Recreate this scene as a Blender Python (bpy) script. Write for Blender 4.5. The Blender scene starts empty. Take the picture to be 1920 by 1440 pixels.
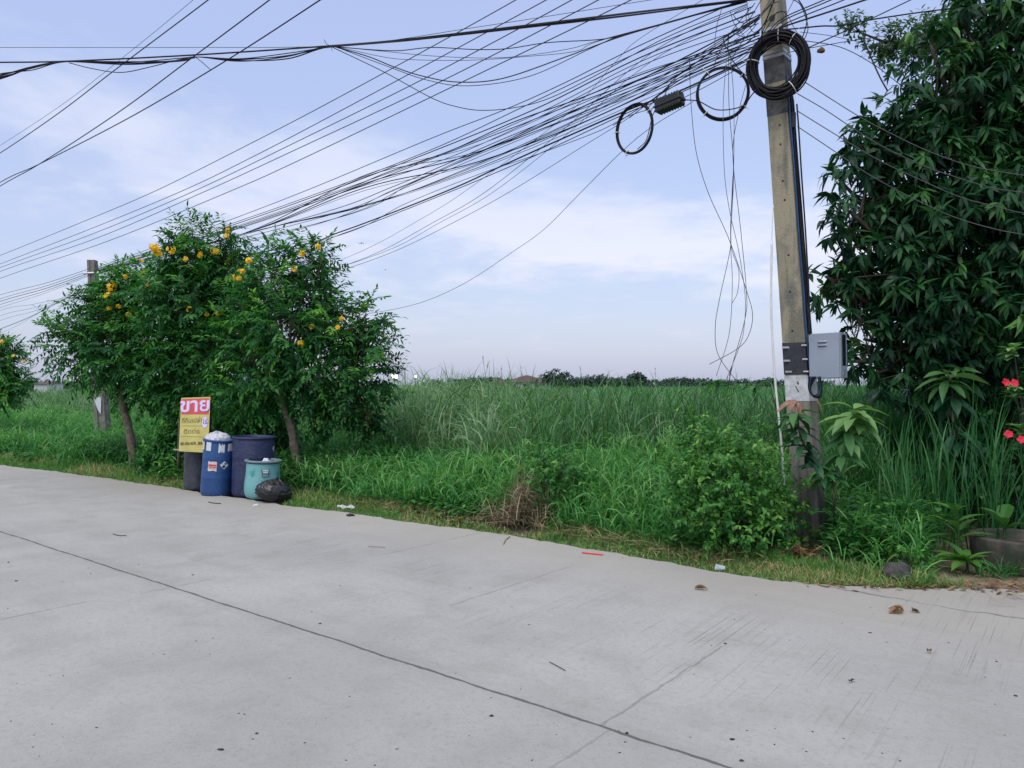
import bpy, math, random
import numpy as np
from mathutils import Vector, Matrix
rng = np.random.default_rng(11)
random.seed(11)
scene = bpy.context.scene
COL = scene.collection
F = 1440.0; HZ = 722.0; CAM = 1.6
R = math.radians

# ------------------------------------------------------------------ layout
def P(px, py, d):                       # the point at depth d (metres) seen at photo pixel px, py
    return np.array([(px - 960) / F * d, d, CAM + (HZ - py) / F * d])
def G(px, py, z=0.0):                   # ground point under a photo pixel
    d = F * (CAM - z) / (py - HZ)
    return np.array([(px - 960) / F * d, d, z])
POLE = np.array([2.8, 7.7, 0.0])
LD = np.array([-0.757, 0.651, 0.0])     # direction of the pole line
LN = np.array([0.651, 0.757, 0.0])
def PL(px, py, o=0.0):                  # photo pixel on the vertical plane of the pole line, o metres behind it
    r = np.array([(px - 960) / F, 1.0, (HZ - py) / F])
    t = (LN @ POLE + o) / (LN @ r)
    return np.array([0, 0, CAM]) + r * t
CN = np.array([0.171, 0.985, 0.0])
def PC(px, py, o=0.0):                  # the plane of the bundle that crosses the road
    r = np.array([(px - 960) / F, 1.0, (HZ - py) / F])
    t = (CN @ np.array([2.4, 7.58, 0]) + o) / (CN @ r)
    return np.array([0, 0, CAM]) + r * t
RE = np.array([0.782, -0.623, 0.0]); RM = np.array([0.623, 0.782, 0.0]); RO = np.array([0.914, 3.21, 0.0])
RO = RO - RE * (RE @ RO)                # road frame: u along, v across, v = 0 at the centre joint
def UV(p): return RE @ (np.asarray(p) - RO), RM @ (np.asarray(p) - RO)
def W(u, v, z=0.0): return RO + RE * u + RM * v + np.array([0, 0, z])

EDGE = sorted([UV(G(*p)) for p in [(0, 872), (120, 886), (300, 911), (420, 930), (535, 947), (660, 963), (800, 983), (1000, 1010), (1180, 1043), (1380, 1077), (1490, 1092), (1600, 1110), (1700, 1128), (1920, 1161)]])
EU = np.array([e[0] for e in EDGE]); EV = np.array([e[1] for e in EDGE])
def edge_v(u):
    return np.interp(u, EU, EV) + 0.02 * np.sin(u * 3.1) + 0.014 * np.sin(u * 9.7 + 1) + 0.010 * np.sin(u * 23.0) + .007 * np.sin(u * 41.0 + 2 * np.sin(u * 5))

# ------------------------------------------------------------------ node helper
class S:
    def __init__(s, t, sock): s.t = t; s.s = sock
    def _m(s, op, o=None, c=None):
        n = s.t.nodes.new('ShaderNodeMath'); n.operation = op
        for i, x in enumerate((s, o, c)):
            if x is None: continue
            if isinstance(x, S): s.t.links.new(x.s, n.inputs[i])
            else: n.inputs[i].default_value = x
        return S(s.t, n.outputs[0])
    def __add__(s, o): return s._m('ADD', o)
    def __sub__(s, o): return s._m('SUBTRACT', o)
    def __mul__(s, o): return s._m('MULTIPLY', o)
    def __truediv__(s, o): return s._m('DIVIDE', o)
    def abs(s): return s._m('ABSOLUTE')
    def exp(s): return s._m('EXPONENT')
    def atan2(s, o): return s._m('ARCTAN2', o)
    def lt(s, o): return s._m('LESS_THAN', o)
    def gt(s, o): return s._m('GREATER_THAN', o)
    def mx(s, o): return s._m('MAXIMUM', o)
    def mn(s, o): return s._m('MINIMUM', o)
    def sstep(s, a, b):
        n = s.t.nodes.new('ShaderNodeMapRange'); n.interpolation_type = 'SMOOTHSTEP'
        s.t.links.new(s.s, n.inputs[0]); n.inputs[1].default_value = a; n.inputs[2].default_value = b
        return S(s.t, n.outputs[0])
class T:
    def __init__(s, tree): s.t = tree
    def n(s, typ, **kw):
        n = s.t.nodes.new(typ)
        for k, v in kw.items(): setattr(n, k, v)
        return n
    def link(s, a, b): s.t.links.new(a.s if isinstance(a, S) else a, b)
    def coord(s, k='Object'): return S(s.t, s.n('ShaderNodeTexCoord').outputs[k])
    def sep(s, v):
        n = s.n('ShaderNodeSeparateXYZ'); s.link(v, n.inputs[0]); return [S(s.t, o) for o in n.outputs]
    def comb(s, x, y, z=0.0):
        n = s.n('ShaderNodeCombineXYZ')
        for i, q in enumerate((x, y, z)):
            if isinstance(q, S): s.link(q, n.inputs[i])
            else: n.inputs[i].default_value = q
        return S(s.t, n.outputs[0])
    def noise(s, v, scale, detail=4, rough=0.55, dist=0.0, color=False):
        n = s.n('ShaderNodeTexNoise')
        if v is not None: s.link(v, n.inputs['Vector'])
        n.inputs['Scale'].default_value = scale; n.inputs['Detail'].default_value = detail
        n.inputs['Roughness'].default_value = rough; n.inputs['Distortion'].default_value = dist
        return S(s.t, n.outputs[1 if color else 0])
    def voro(s, v, scale, rnd=1.0):
        n = s.n('ShaderNodeTexVoronoi'); s.link(v, n.inputs['Vector']); n.inputs['Scale'].default_value = scale
        n.inputs['Randomness'].default_value = rnd
        return S(s.t, n.outputs['Distance'])
    def mix(s, f, a, b, mode='MIX'):
        n = s.n('ShaderNodeMix', data_type='RGBA', blend_type=mode)
        for i, q in ((0, f), (6, a), (7, b)):
            if isinstance(q, S): s.link(q, n.inputs[i])
            elif i == 0: n.inputs[0].default_value = q
            else: n.inputs[i].default_value = (*q, 1)
        return S(s.t, n.outputs[2])
    def ramp(s, f, stops):
        n = s.n('ShaderNodeValToRGB'); s.link(f, n.inputs[0]); e = n.color_ramp.elements
        while len(e) < len(stops): e.new(0.5)
        for q, (p, c) in zip(e, stops): q.position = p; q.color = (*c, 1)
        return S(s.t, n.outputs[0])
    def attr(s, name): return S(s.t, s.n('ShaderNodeAttribute', attribute_name=name).outputs['Fac'])
    def bump(s, h, strength, dist):
        n = s.n('ShaderNodeBump'); s.link(h, n.inputs['Height'])
        n.inputs['Strength'].default_value = strength; n.inputs['Distance'].default_value = dist
        return S(s.t, n.outputs[0])
def new_mat(name):
    m = bpy.data.materials.new(name); m.use_nodes = True
    t = T(m.node_tree); b = m.node_tree.nodes['Principled BSDF']; o = m.node_tree.nodes['Material Output']
    return m, t, b, o
def plain(name, c, rough=0.6, metal=0.0, var=0.18, scale=9.0, bump=0.0, spec=0.5):
    m, t, b, o = new_mat(name)
    n = t.noise(t.coord(), scale, 5, 0.6)
    f = n.sstep(0.3, 0.7)
    col = t.mix(f, tuple(x * (1 - var) for x in c), tuple(min(1, x * (1 + var)) for x in c))
    t.link(col, b.inputs['Base Color']); b.inputs['Roughness'].default_value = rough; b.inputs['Metallic'].default_value = metal
    b.inputs['Specular IOR Level'].default_value = spec
    if bump: t.link(t.bump(n, bump, 0.02), b.inputs['Normal'])
    return m
def leafmat(name, stops, rough=0.42, trans=0.3, patch=0.25, pscale=0.6, spec=0.26):
    m, t, b, o = new_mat(name)
    a = t.attr('tint'); n = t.noise(t.coord(), pscale, 3)
    f = a + (n - 0.5) * patch
    col = t.ramp(f, stops)
    t.link(col, b.inputs['Base Color']); b.inputs['Roughness'].default_value = rough
    b.inputs['Specular IOR Level'].default_value = spec
    tr = t.n('ShaderNodeBsdfTranslucent'); t.link(t.mix(1.0, col, (1.1, 1.25, 0.6), 'MULTIPLY'), tr.inputs[0])
    mx = t.n('ShaderNodeMixShader'); mx.inputs[0].default_value = trans
    t.link(b.outputs[0], mx.inputs[1]); t.link(tr.outputs[0], mx.inputs[2]); t.link(mx.outputs[0], o.inputs[0])
    return m

# ------------------------------------------------------------------ geometry helper
def nrm(a): return a / np.maximum(np.linalg.norm(a, axis=-1, keepdims=True), 1e-9)
class Geo:
    def __init__(s): s.v = []; s.f = []; s.n = 0
    def add(s, verts, faces, tint=0.5):
        verts = np.asarray(verts, float).reshape(-1, 3)
        for f in faces:
            f = np.asarray(f, int)
            if f.size == 0: continue
            tt = np.full(len(f), tint) if np.isscalar(tint) else np.asarray(tint)
            s.f.append((f + s.n, tt))
        s.v.append(verts); s.n += len(verts)
    def mesh(s, name, mat, smooth=False):
        me = bpy.data.meshes.new(name)
        V = np.concatenate(s.v); tot = sum(f.shape[0] for f, _ in s.f)
        loops = np.concatenate([f.ravel() for f, _ in s.f])
        lt = np.concatenate([np.full(f.shape[0], f.shape[1]) for f, _ in s.f])
        ls = np.concatenate([[0], np.cumsum(lt)[:-1]])
        me.vertices.add(len(V)); me.vertices.foreach_set('co', V.ravel().astype(np.float32))
        me.loops.add(len(loops)); me.loops.foreach_set('vertex_index', loops.astype(np.int32))
        me.polygons.add(tot); me.polygons.foreach_set('loop_start', ls.astype(np.int32))
        me.polygons.foreach_set('loop_total', lt.astype(np.int32))
        me.polygons.foreach_set('use_smooth', np.full(tot, smooth))
        a = me.attributes.new('tint', 'FLOAT', 'FACE'); a.data.foreach_set('value', np.concatenate([t for _, t in s.f]).astype(np.float32))
        me.materials.append(mat); me.update(calc_edges=True); me.validate()
        return me
    def build(s, name, mat, parent=None, smooth=False, origin=None):
        if origin is not None: s.v = [v - np.asarray(origin) for v in s.v]
        o = bpy.data.objects.new(name, s.mesh(name, mat, smooth)); COL.objects.link(o)
        if parent is not None:
            o.parent = parent
        elif origin is not None: o.location = tuple(origin)
        return o
    # shapes
    def box(s, c, d, M=None, bevel=0.0, tint=0.5):
        c = np.asarray(c, float); h = np.asarray(d, float) / 2
        if bevel > 0:
            bm = __import__('bmesh').new(); import bmesh
            bmesh.ops.create_cube(bm, size=1.0)
            for v in bm.verts: v.co = Vector((v.co.x * d[0], v.co.y * d[1], v.co.z * d[2]))
            bmesh.ops.bevel(bm, geom=bm.edges[:], offset=bevel, segments=2, affect='EDGES', profile=0.5)
            V = np.array([v.co[:] for v in bm.verts]); bm.verts.index_update()
            fs = {}
            for f in bm.faces: fs.setdefault(len(f.verts), []).append([v.index for v in f.verts])
            faces = [np.array(q) for q in fs.values()]; bm.free()
        else:
            V = np.array([[x, y, z] for x in (-1, 1) for y in (-1, 1) for z in (-1, 1)]) * h
            faces = [[(0, 1, 3, 2), (4, 6, 7, 5), (0, 4, 5, 1), (2, 3, 7, 6), (0, 2, 6, 4), (1, 5, 7, 3)]]
        V = V + c
        if M is not None: V = xf(M, V)
        s.add(V, faces, tint)
    def tube(s, pts, r, sides=6, tint=0.5, caps=True):
        pts = np.asarray(pts, float); n = len(pts); r = np.broadcast_to(np.asarray(r, float), (n,))
        tg = nrm(np.gradient(pts, axis=0))
        ref = np.array([0, 0, 1.0]) if abs(tg[:, 2]).mean() < 0.8 else np.array([1.0, 0.13, 0])
        a = nrm(np.cross(tg, ref)); b = np.cross(tg, a)
        an = np.arange(sides) * 2 * math.pi / sides
        V = pts[:, None] + r[:, None, None] * (np.cos(an)[None, :, None] * a[:, None] + np.sin(an)[None, :, None] * b[:, None])
        i = np.arange(n - 1)[:, None] * sides; j = np.arange(sides)[None]; k = (j + 1) % sides
        q = np.stack([i + j, i + k, i + sides + k, i + sides + j], -1).reshape(-1, 4)
        fs = [q]
        if caps: fs.append(np.array([list(range(sides))[::-1], list(range((n - 1) * sides, n * sides))]))
        s.add(V, fs, tint)
    def lathe(s, prof, n=32, M=None, wob=None, tint=0.5):
        prof = np.asarray(prof, float); an = np.arange(n) * 2 * math.pi / n
        V = np.stack([prof[:, 0, None] * np.cos(an), prof[:, 0, None] * np.sin(an), np.broadcast_to(prof[:, 1, None], (len(prof), n))], -1)
        if wob is not None: V = wob(V)
        m = len(prof); i = np.arange(m - 1)[:, None] * n; j = np.arange(n)[None]; k = (j + 1) % n
        q = np.stack([i + j, i + k, i + n + k, i + n + j], -1).reshape(-1, 4)
        V = V.reshape(-1, 3)
        if M is not None: V = xf(M, V)
        s.add(V, [q], tint)
    def leaves(s, pos, axis, up, L, Wd, droop=0.3, fold=0.1, tint=None, big=False):
        N = len(pos); L = np.broadcast_to(L, (N,)); Wd = np.broadcast_to(Wd, (N,)); droop = np.broadcast_to(droop, (N,))
        axis = nrm(axis); side = nrm(np.cross(axis, up)); nn = np.cross(side, axis)
        if tint is None: tint = rng.random(N)
        if not big:
            ts = [0, .3, .65, 1]; ws = [0, .5, .4, 0]
            V = np.zeros((N, 6, 3)); idx = 0
            for t, w in zip(ts, ws):
                base = pos + axis * (L * t)[:, None] - nn * (droop * L * t * t)[:, None]
                if w == 0: V[:, idx] = base; idx += 1
                else:
                    up_ = nn * (fold * Wd * w)[:, None]
                    V[:, idx] = base + side * (w * Wd)[:, None] + up_; V[:, idx + 1] = base - side * (w * Wd)[:, None] + up_; idx += 2
            o = np.arange(N)[:, None] * 6
            s.add(V, [o + np.array([[0, 2, 1]]), ], tint); s.n -= N * 6
            s.f[-1] = (s.f[-1][0], s.f[-1][1])
            s.f.append((o + np.array([[1, 2, 4, 3]]) + s.n, tint)); s.f.append((o + np.array([[3, 4, 5]]) + s.n, tint)); s.n += N * 6
        else:
            ts = np.array([0, .12, .3, .5, .7, .87, 1]); ws = np.array([.03, .28, .47, .5, .4, .2, .0]); K = len(ts)
            V = np.zeros((N, K, 3, 3))
            for i, (t, w) in enumerate(zip(ts, ws)):
                base = pos + axis * (L * t * (1 - .12 * droop * t))[:, None] - nn * (droop * L * t * t)[:, None]
                wv = 1 + 0.12 * np.sin(9 * t + np.arange(N))
                up_ = nn * (fold * Wd * w * 2)[:, None]
                V[:, i, 0] = base + side * (w * Wd * wv)[:, None] + up_; V[:, i, 1] = base; V[:, i, 2] = base - side * (w * Wd * wv)[:, None] + up_
            q = []
            for i in range(K - 1):
                for c in (0, 1): q.append([i * 3 + c, i * 3 + c + 1, i * 3 + 4 + c, i * 3 + 3 + c])
            q = np.array(q); o = np.arange(N)[:, None, None] * (K * 3)
            s.add(V, [(o + q[None]).reshape(-1, 4)], np.repeat(tint, len(q)))
    def blades(s, pos, az, L, Wd, th0, curl, tint, lev=4):
        N = len(pos); ts = np.linspace(0, 1, lev + 1)
        prof = {4: [.55, 1, .9, .55, 0], 3: [.6, 1, .7, 0], 2: [.8, .8, 0]}[lev]
        h = np.stack([np.cos(az), np.sin(az), np.zeros(N)], -1); tw = rng.normal(0, .7, N)
        sd = np.stack([-np.sin(az), np.cos(az), np.zeros(N)], -1)
        p = pos.copy(); V = np.zeros((N, lev * 2 + 1, 3)); 
        for i, t in enumerate(ts):
            th = th0 + curl * t ** 1.6
            d = h * np.sin(th)[:, None] + np.array([0, 0, 1.0]) * np.cos(th)[:, None]
            if i: p = p + d * (L / lev)[:, None]
            nn = np.cross(d, sd); a = tw * (0.4 + .6 * t)
            w = sd * np.cos(a)[:, None] + nn * np.sin(a)[:, None]
            if i < lev:
                V[:, 2 * i] = p + w * (Wd * prof[i] / 2)[:, None]; V[:, 2 * i + 1] = p - w * (Wd * prof[i] / 2)[:, None]
            else: V[:, 2 * i] = p
        o = np.arange(N)[:, None, None] * (2 * lev + 1)
        q = np.array([[2 * i, 2 * i + 1, 2 * i + 3, 2 * i + 2] for i in range(lev - 1)])
        n0 = s.n
        s.add(V, [(o + q[None]).reshape(-1, 4)], np.repeat(tint, lev - 1))
        s.f.append((o[:, 0] + np.array([[2 * lev - 2, 2 * lev - 1, 2 * lev]]) + n0, tint))
def xf(M, V):
    M = np.array(M); return V @ M[:3, :3].T + M[:3, 3]
def spline(pts, n=10):
    pts = np.asarray(pts, float); m = len(pts)
    if m == 2: return np.linspace(pts[0], pts[1], n + 1)
    E = np.vstack([2 * pts[0] - pts[1], pts, 2 * pts[-1] - pts[-2]]); out = []
    for i in range(m - 1):
        a, b, c, d = E[i:i + 4]
        for t in np.arange(n) / n:
            out.append(.5 * (2 * b + (c - a) * t + (2 * a - 5 * b + 4 * c - d) * t ** 2 + (3 * b - a - 3 * c + d) * t ** 3))
    out.append(pts[-1]); return np.array(out)
def tag(o, label, cat, group=None, kind=None):
    if label: o['label'] = label
    if cat: o['category'] = cat
    if group: o['group'] = group
    if kind: o['kind'] = kind
    return o
def struct(o): o['kind'] = 'structure'; return o
def thing(name, label, cat, loc=(0, 0, 0), group=None, rot=None):
    o = bpy.data.objects.new(name, None); COL.objects.link(o); o.empty_display_size = .1
    o.location = tuple(loc)
    if rot is not None: o.rotation_euler = rot
    return tag(o, label, cat, group)
def part(g, name, mat, root, smooth=False):        # g is in world coordinates, root is an unrotated Empty
    g.v = [v - np.array(root.location) for v in g.v]
    return g.build(name, mat, root, smooth)
def sub(g, name, mat, par, root, smooth=False):
    g.v = [v - np.array(root.location) for v in g.v]
    return g.build(name, mat, par, smooth)
def text_mesh(body, size, mat, name, parent, M, extrude=0.0008, sx=1.0, offset=0.0):
    cu = bpy.data.curves.new(name, 'FONT'); cu.body = body; cu.size = size; cu.extrude = extrude; cu.align_x = 'CENTER'; cu.align_y = 'CENTER'; cu.offset = offset
    ob = bpy.data.objects.new('tmp', cu); COL.objects.link(ob)
    dg = bpy.context.evaluated_depsgraph_get(); me = bpy.data.meshes.new_from_object(ob.evaluated_get(dg))
    bpy.data.objects.remove(ob); bpy.data.curves.remove(cu)
    me.transform(Matrix(M) @ Matrix.Diagonal((sx, 1, 1, 1))); me.materials.clear(); me.materials.append(mat); me.name = name
    o = bpy.data.objects.new(name, me); COL.objects.link(o); o.parent = parent
    return o

# ------------------------------------------------------------------ camera, light, sky
cam = bpy.data.cameras.new('camera'); co = bpy.data.objects.new('camera', cam); COL.objects.link(co)
cam.sensor_width = 36; cam.lens = 36 * F / 1920; co.location = (0, 0, CAM); co.rotation_euler = (R(90), 0, 0)
cam.shift_y = (HZ - 720) / 1920; cam.clip_start = 0.05; cam.clip_end = 20000
scene.camera = co
SUN_EL, SUN_AZ = R(52), R(205)          # azimuth clockwise from +Y: behind the camera, to its left
sun = bpy.data.lights.new('sun', 'SUN'); so = bpy.data.objects.new('sun', sun); COL.objects.link(so)
sun.energy = 1.5; sun.angle = R(42); sun.color = (1.0, .95, .88)
sd = Vector((math.sin(SUN_AZ) * math.cos(SUN_EL), math.cos(SUN_AZ) * math.cos(SUN_EL), math.sin(SUN_EL)))
so.rotation_euler = sd.to_track_quat('Z', 'Y').to_euler(); so.location = (0, 0, 30)
w = bpy.data.worlds.new('World'); scene.world = w; w.use_nodes = True
t = T(w.node_tree); bg = w.node_tree.nodes['Background']; wo = w.node_tree.nodes['World Output']
sky = t.n('ShaderNodeTexSky', sky_type='NISHITA'); sky.sun_disc = False; sky.sun_elevation = SUN_EL; sky.sun_rotation = SUN_AZ
sky.air_density = 1.2; sky.dust_density = 2.0
t.link(sky.outputs[0], bg.inputs[0]); bg.inputs[1].default_value = 0.05
D = t.coord('Generated'); dx, dy, dz = t.sep(D)
a = dx.atan2(dy); b = dz / ((dx * dx + dy * dy)._m('SQRT').mx(0.05))
zc = dz.mx(0.0) + 0.14
cv = t.comb(dx / zc, dy / zc, 0.0)
n1 = t.noise(cv, 0.9, 7, 0.56, 0.5); n2 = t.noise(cv, 2.6, 6, 0.6, 0.3)
def blob(a0, b0, sa, sb, k=0.0):
    bb = (b - b0) - (a - a0) * k; aa = (a - a0) / sa; bb = bb / sb
    return ((aa * aa + bb * bb) * -1.0).exp()
cl = (n1 - 0.5) * 1.7 + (n2 - 0.5) * 1.2 + blob(-.55, .32, .40, .10, -.22) * .42 + blob(.22, .19, .34, .06, -.10) * .62 - blob(.15, .36, .35, .07) * .25 - blob(-.3, .47, .6, .07) * .2 + blob(-.2, .25, .25, .05, -.2) * .3
cl = cl.sstep(-0.02, 0.66)
low = b.sstep(0.03, 0.17)
blue = t.mix(b.sstep(0.0, 0.45), (.45, .495, .70), (.42, .49, .76))
white = t.mix(b.sstep(0.05, .35), (.79, .705, .80), (.69, .70, .84))
skyc = t.mix(cl * (low * .85 + .12), blue, white)
streak = t.noise(t.comb(a * 3.0, b * 26.0, 4.0), 1.0, 5, .6).sstep(.52, .75)
skyc = t.mix(streak * (b.sstep(.02, .06)) * (S(w.node_tree, b.sstep(.10, .22).s) * -1.0 + 1.0) * .28, skyc, (.42, .50, .74))
skyc = t.mix(b.sstep(.55, 1.4) * .8, skyc, (.76, .73, .70))
zen = b.sstep(.55, 2.2) * 0.75 + 1.0    # an overcast sky is brightest overhead
bg2 = t.n('ShaderNodeBackground'); t.link(skyc, bg2.inputs[0]); t.link(zen * 0.72, bg2.inputs[1])
ad = t.n('ShaderNodeAddShader'); t.link(bg.outputs[0], ad.inputs[0]); t.link(bg2.outputs[0], ad.inputs[1]); t.link(ad.outputs[0], wo.inputs[0])
scene.view_settings.view_transform = 'Standard'; scene.view_settings.look = 'None'; scene.view_settings.exposure = 0.28; scene.view_settings.gamma = 1.0

# ------------------------------------------------------------------ materials
GREEN_TREE = [(0, (.012, .070, .023)), (.4, (.028, .145, .037)), (.75, (.068, .26, .046)), (1, (.17, .40, .06))]
M_tree = leafmat('trumpet_leaf', GREEN_TREE, .5, .35, .5, 1.3)
M_mango = leafmat('mango_leaf', [(0, (.008, .040, .020)), (.45, (.016, .072, .029)), (.8, (.034, .125, .038)), (1, (.085, .22, .052))], .45, .22, .3, 1.5, spec=.24)
M_wispy = leafmat('small_leaf', [(0, (.05, .11, .065)), (1, (.09, .175, .085))], .5, .35)
M_bush = leafmat('bush_leaf', [(0, (.024, .12, .028)), (.5, (.055, .21, .040)), (1, (.19, .39, .085))], .45, .35)
M_sap = leafmat('sapling_leaf', [(0, (.012, .065, .035)), (.5, (.05, .155, .05)), (1, (.20, .37, .12))], .4, .25, .05)
M_broad = leafmat('broad_leaf', [(0, (.02, .10, .03)), (.5, (.05, .17, .035)), (1, (.11, .25, .05))], .35, .3, .1)
M_lush = leafmat('lush_grass', [(0, (.016, .10, .030)), (.4, (.050, .215, .054)), (.8, (.11, .34, .085)), (1, (.24, .45, .15))], .45, .4, .5, .5)
M_reed = leafmat('reed_grass', [(0, (.026, .13, .036)), (.45, (.080, .23, .072)), (1, (.28, .40, .24))], .45, .3, .3, .4)
M_stem = leafmat('dark_stem', [(0, (.018, .055, .022)), (1, (.05, .13, .04))], .5, .1, .2)
M_verge = leafmat('verge_grass', [(0, (.06, .19, .045)), (.5, (.13, .31, .07)), (.75, (.26, .36, .12)), (1, (.50, .41, .23))], .6, .3, .75, 1.1)
M_dry = leafmat('dry_grass', [(0, (.17, .12, .07)), (1, (.46, .36, .22))], .8, .15, .2)
M_dryleaf = leafmat('dry_leaf', [(0, (.07, .04, .025)), (.6, (.20, .105, .055)), (1, (.33, .21, .12))], .7, .15, .1)
M_yellow = leafmat('yellow_flower', [(0, (.78, .46, .015)), (1, (.92, .64, .05))], .5, .25, .1)
M_red = leafmat('red_flower', [(0, (.55, .01, .03)), (1, (.8, .05, .10))], .5, .25, .1)
M_bark = plain('bark', (.14, .115, .085), .9, var=.4, scale=14, bump=.6)
M_barkd = plain('dark_bark', (.05, .042, .034), .9, var=.4, scale=14, bump=.5)
M_cable = plain('black_cable', (.009, .009, .013), .55, var=.2, spec=.25)
M_cableg = plain('grey_cable', (.10, .105, .12), .5, var=.2)
M_blue_cable = plain('blue_cable', (.010, .055, .16), .5)
M_black = plain('black_plastic', (.010, .010, .012), .45, var=.3)
M_tie = plain('white_tie', (.75, .76, .76), .4, var=.05)
M_pvc = plain('pvc', (.62, .62, .60), .45, var=.08)
M_steel = plain('galvanised', (.45, .46, .47), .45, .6, var=.15)
M_grey = plain('grey_enamel', (.245, .285, .345), .38, var=.05, scale=4)
M_dark = plain('dark_glass', (.012, .014, .02), .15, var=.1)
M_paper = plain('paper', (.55, .60, .64), .6, var=.12, scale=40)

# pole concrete
M_pole, t, bs, o = new_mat('pole_concrete')
c = t.coord(); x, y, z = t.sep(c)
st = t.noise(t.comb(x * 9, y * 9, z * 1.2), 1.0, 6, .65); bl = t.noise(c, 3.0, 5, .6)
fine = t.noise(c, 60, 3)
col = t.mix(st.sstep(.42, .6), (.29, .26, .18), (.15, .145, .11))
col = t.mix(bl.sstep(.5, .68) * .7, col, (.10, .105, .10))
col = t.mix(fine.sstep(.45, .8) * .3, col, (.40, .37, .29))
lowz = z.sstep(1.9, .9)
col = t.mix(lowz * .75, col, (.155, .15, .15)); col = t.mix(z.sstep(1.0, .35) * st.sstep(.3, .5) * .8, col, (.055, .055, .05))
t.link(col, bs.inputs['Base Color']); bs.inputs['Roughness'].default_value = .9
t.link(t.bump(fine + st * 1.5, .35, .01), bs.inputs['Normal'])
M_band = plain('black_paint', (.022, .026, .034), .6, var=.3, scale=20)
M_wband = plain('white_paint', (.50, .52, .54), .7, var=.2, scale=16)

# road concrete
def concrete(name, joints):
    m, t, b, o = new_mat(name)
    c = t.coord(); x, y, z = t.sep(c)
    n0 = t.noise(c, .45, 4, .55); n1 = t.noise(c, 2.2, 6, .65); n2 = t.noise(c, 24, 5, .7); n3 = t.noise(c, 75, 5, .75)
    col = t.mix(n0.sstep(.3, .7), (.318, .316, .304), (.39, .387, .372))
    col = t.mix(n1.sstep(.42, .75) * .5, col, (.255, .248, .232))
    col = t.mix(n2.sstep(.45, .75) * .34, col, (.20, .195, .18))
    col = t.mix(n3.sstep(.54, .72) * .75, col, (.17, .165, .16))
    # long stains along the traffic direction
    ns = t.noise(t.comb(x * .35, y * 2.6, 0.0), 1.0, 5, .6)
    col = t.mix(ns.sstep(.52, .8) * .5, col, (.245, .238, .222))
    # warm dusty margin by the verge
    col = t.mix((y + n1 * .8).sstep(2.2, 3.3) * .55, col, (.355, .335, .295))
    # broom scratches across the road, in patches
    sc = t.noise(t.comb(x * 95.0 + y * 3.0, y * .8, 2.0), 1.0, 3, .5).sstep(.60, .68)
    pm = t.noise(t.comb(x * .55, y * .5, 7.0), 1.0, 3, .5).sstep(.44, .60)
    pm = pm * y.sstep(-.8, 1.6)
    col = t.mix(sc * pm * .55, col, (.14, .135, .13))
    # pits and oil specks
    vd = t.voro(c, 5.0); vm = t.noise(c, 3.0, 1)
    col = t.mix(vd.lt(.05) * vm.gt(.6) * .6, col, (.06, .06, .06))
    vd2 = t.voro(c, 19.0)
    col = t.mix(vd2.lt(.10) * t.noise(c, 5.0, 1).gt(.52) * .35, col, (.15, .145, .14))
    hgt = n2 * .5 + n3 * .6 - sc * pm * .5
    if joints:
        wb = (t.noise(t.comb(x * 1.4, 0.0, 0.0), 1.0, 5, .7) - .5) * .07
        wid = t.noise(t.comb(x * 6, 1.0, 0.0), 1.0, 3) * .022 - .003
        j = (y + wb).abs() - wid
        jm = j.sstep(.004, -.001)
        col = t.mix(j.sstep(.16, .0) * .16, col, (.2, .19, .185))
        col = t.mix(jm * .85, col, (.075, .072, .07))
        for (u0, v0, v1, k) in joints:
            wb2 = (t.noise(t.comb(y * 3.0, u0, 0.0), 1.0, 4, .7) - .5) * .05
            jj = (x - u0 + wb2).abs()
            ww = t.noise(t.comb(y * 8, u0, 0.0), 1.0, 3).sstep(.35, .55) * .006 + .001
            jm2 = (jj - ww).sstep(.003, -.001) * y.gt(v0) * y.lt(v1)
            col = t.mix(jm2 * k, col, (.11, .105, .10)); jm = jm.mx(jm2)
        hgt = hgt - jm * 3.0
    t.link(col, b.inputs['Base Color']); b.inputs['Roughness'].default_value = .85; b.inputs['Specular IOR Level'].default_value = .35
    t.link(t.bump(hgt, .45, .012), b.inputs['Normal'])
    return m
ju = [UV(G(1132, 1357))[0], UV(G(0, 1162))[0], UV(G(290, 1108))[0], UV(G(880, 1003))[0]]
M_road = concrete('road_concrete', [(ju[0], 0.0, 1.4, .38), (ju[0] + .05, -.9, 0.0, .25), (ju[1], -1.3, -.6, .5), (ju[2], -.25, .35, .45), (ju[3], 1.8, 3.3, .4), (ju[3] - 3.0, 2.2, 3.2, .3), (ju[0] - 1.9, 1.0, 2.6, .3)])
M_apron = concrete('apron_concrete', None)
M_soil, t, bs, o = new_mat('soil'); c = t.coord(); x, y, z = t.sep(c); n1 = t.noise(c, 3, 5, .6)
t.link(t.mix(y.sstep(10, 24), t.mix(n1.sstep(.3, .7), (.10, .085, .055), (.21, .175, .12)), t.mix(t.noise(c, .2, 4).sstep(.3, .7), (.03, .10, .04), (.05, .14, .055))), bs.inputs['Base Color']); bs.inputs['Roughness'].default_value = .95; t.link(t.bump(n1, .5, .02), bs.inputs['Normal'])

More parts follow.
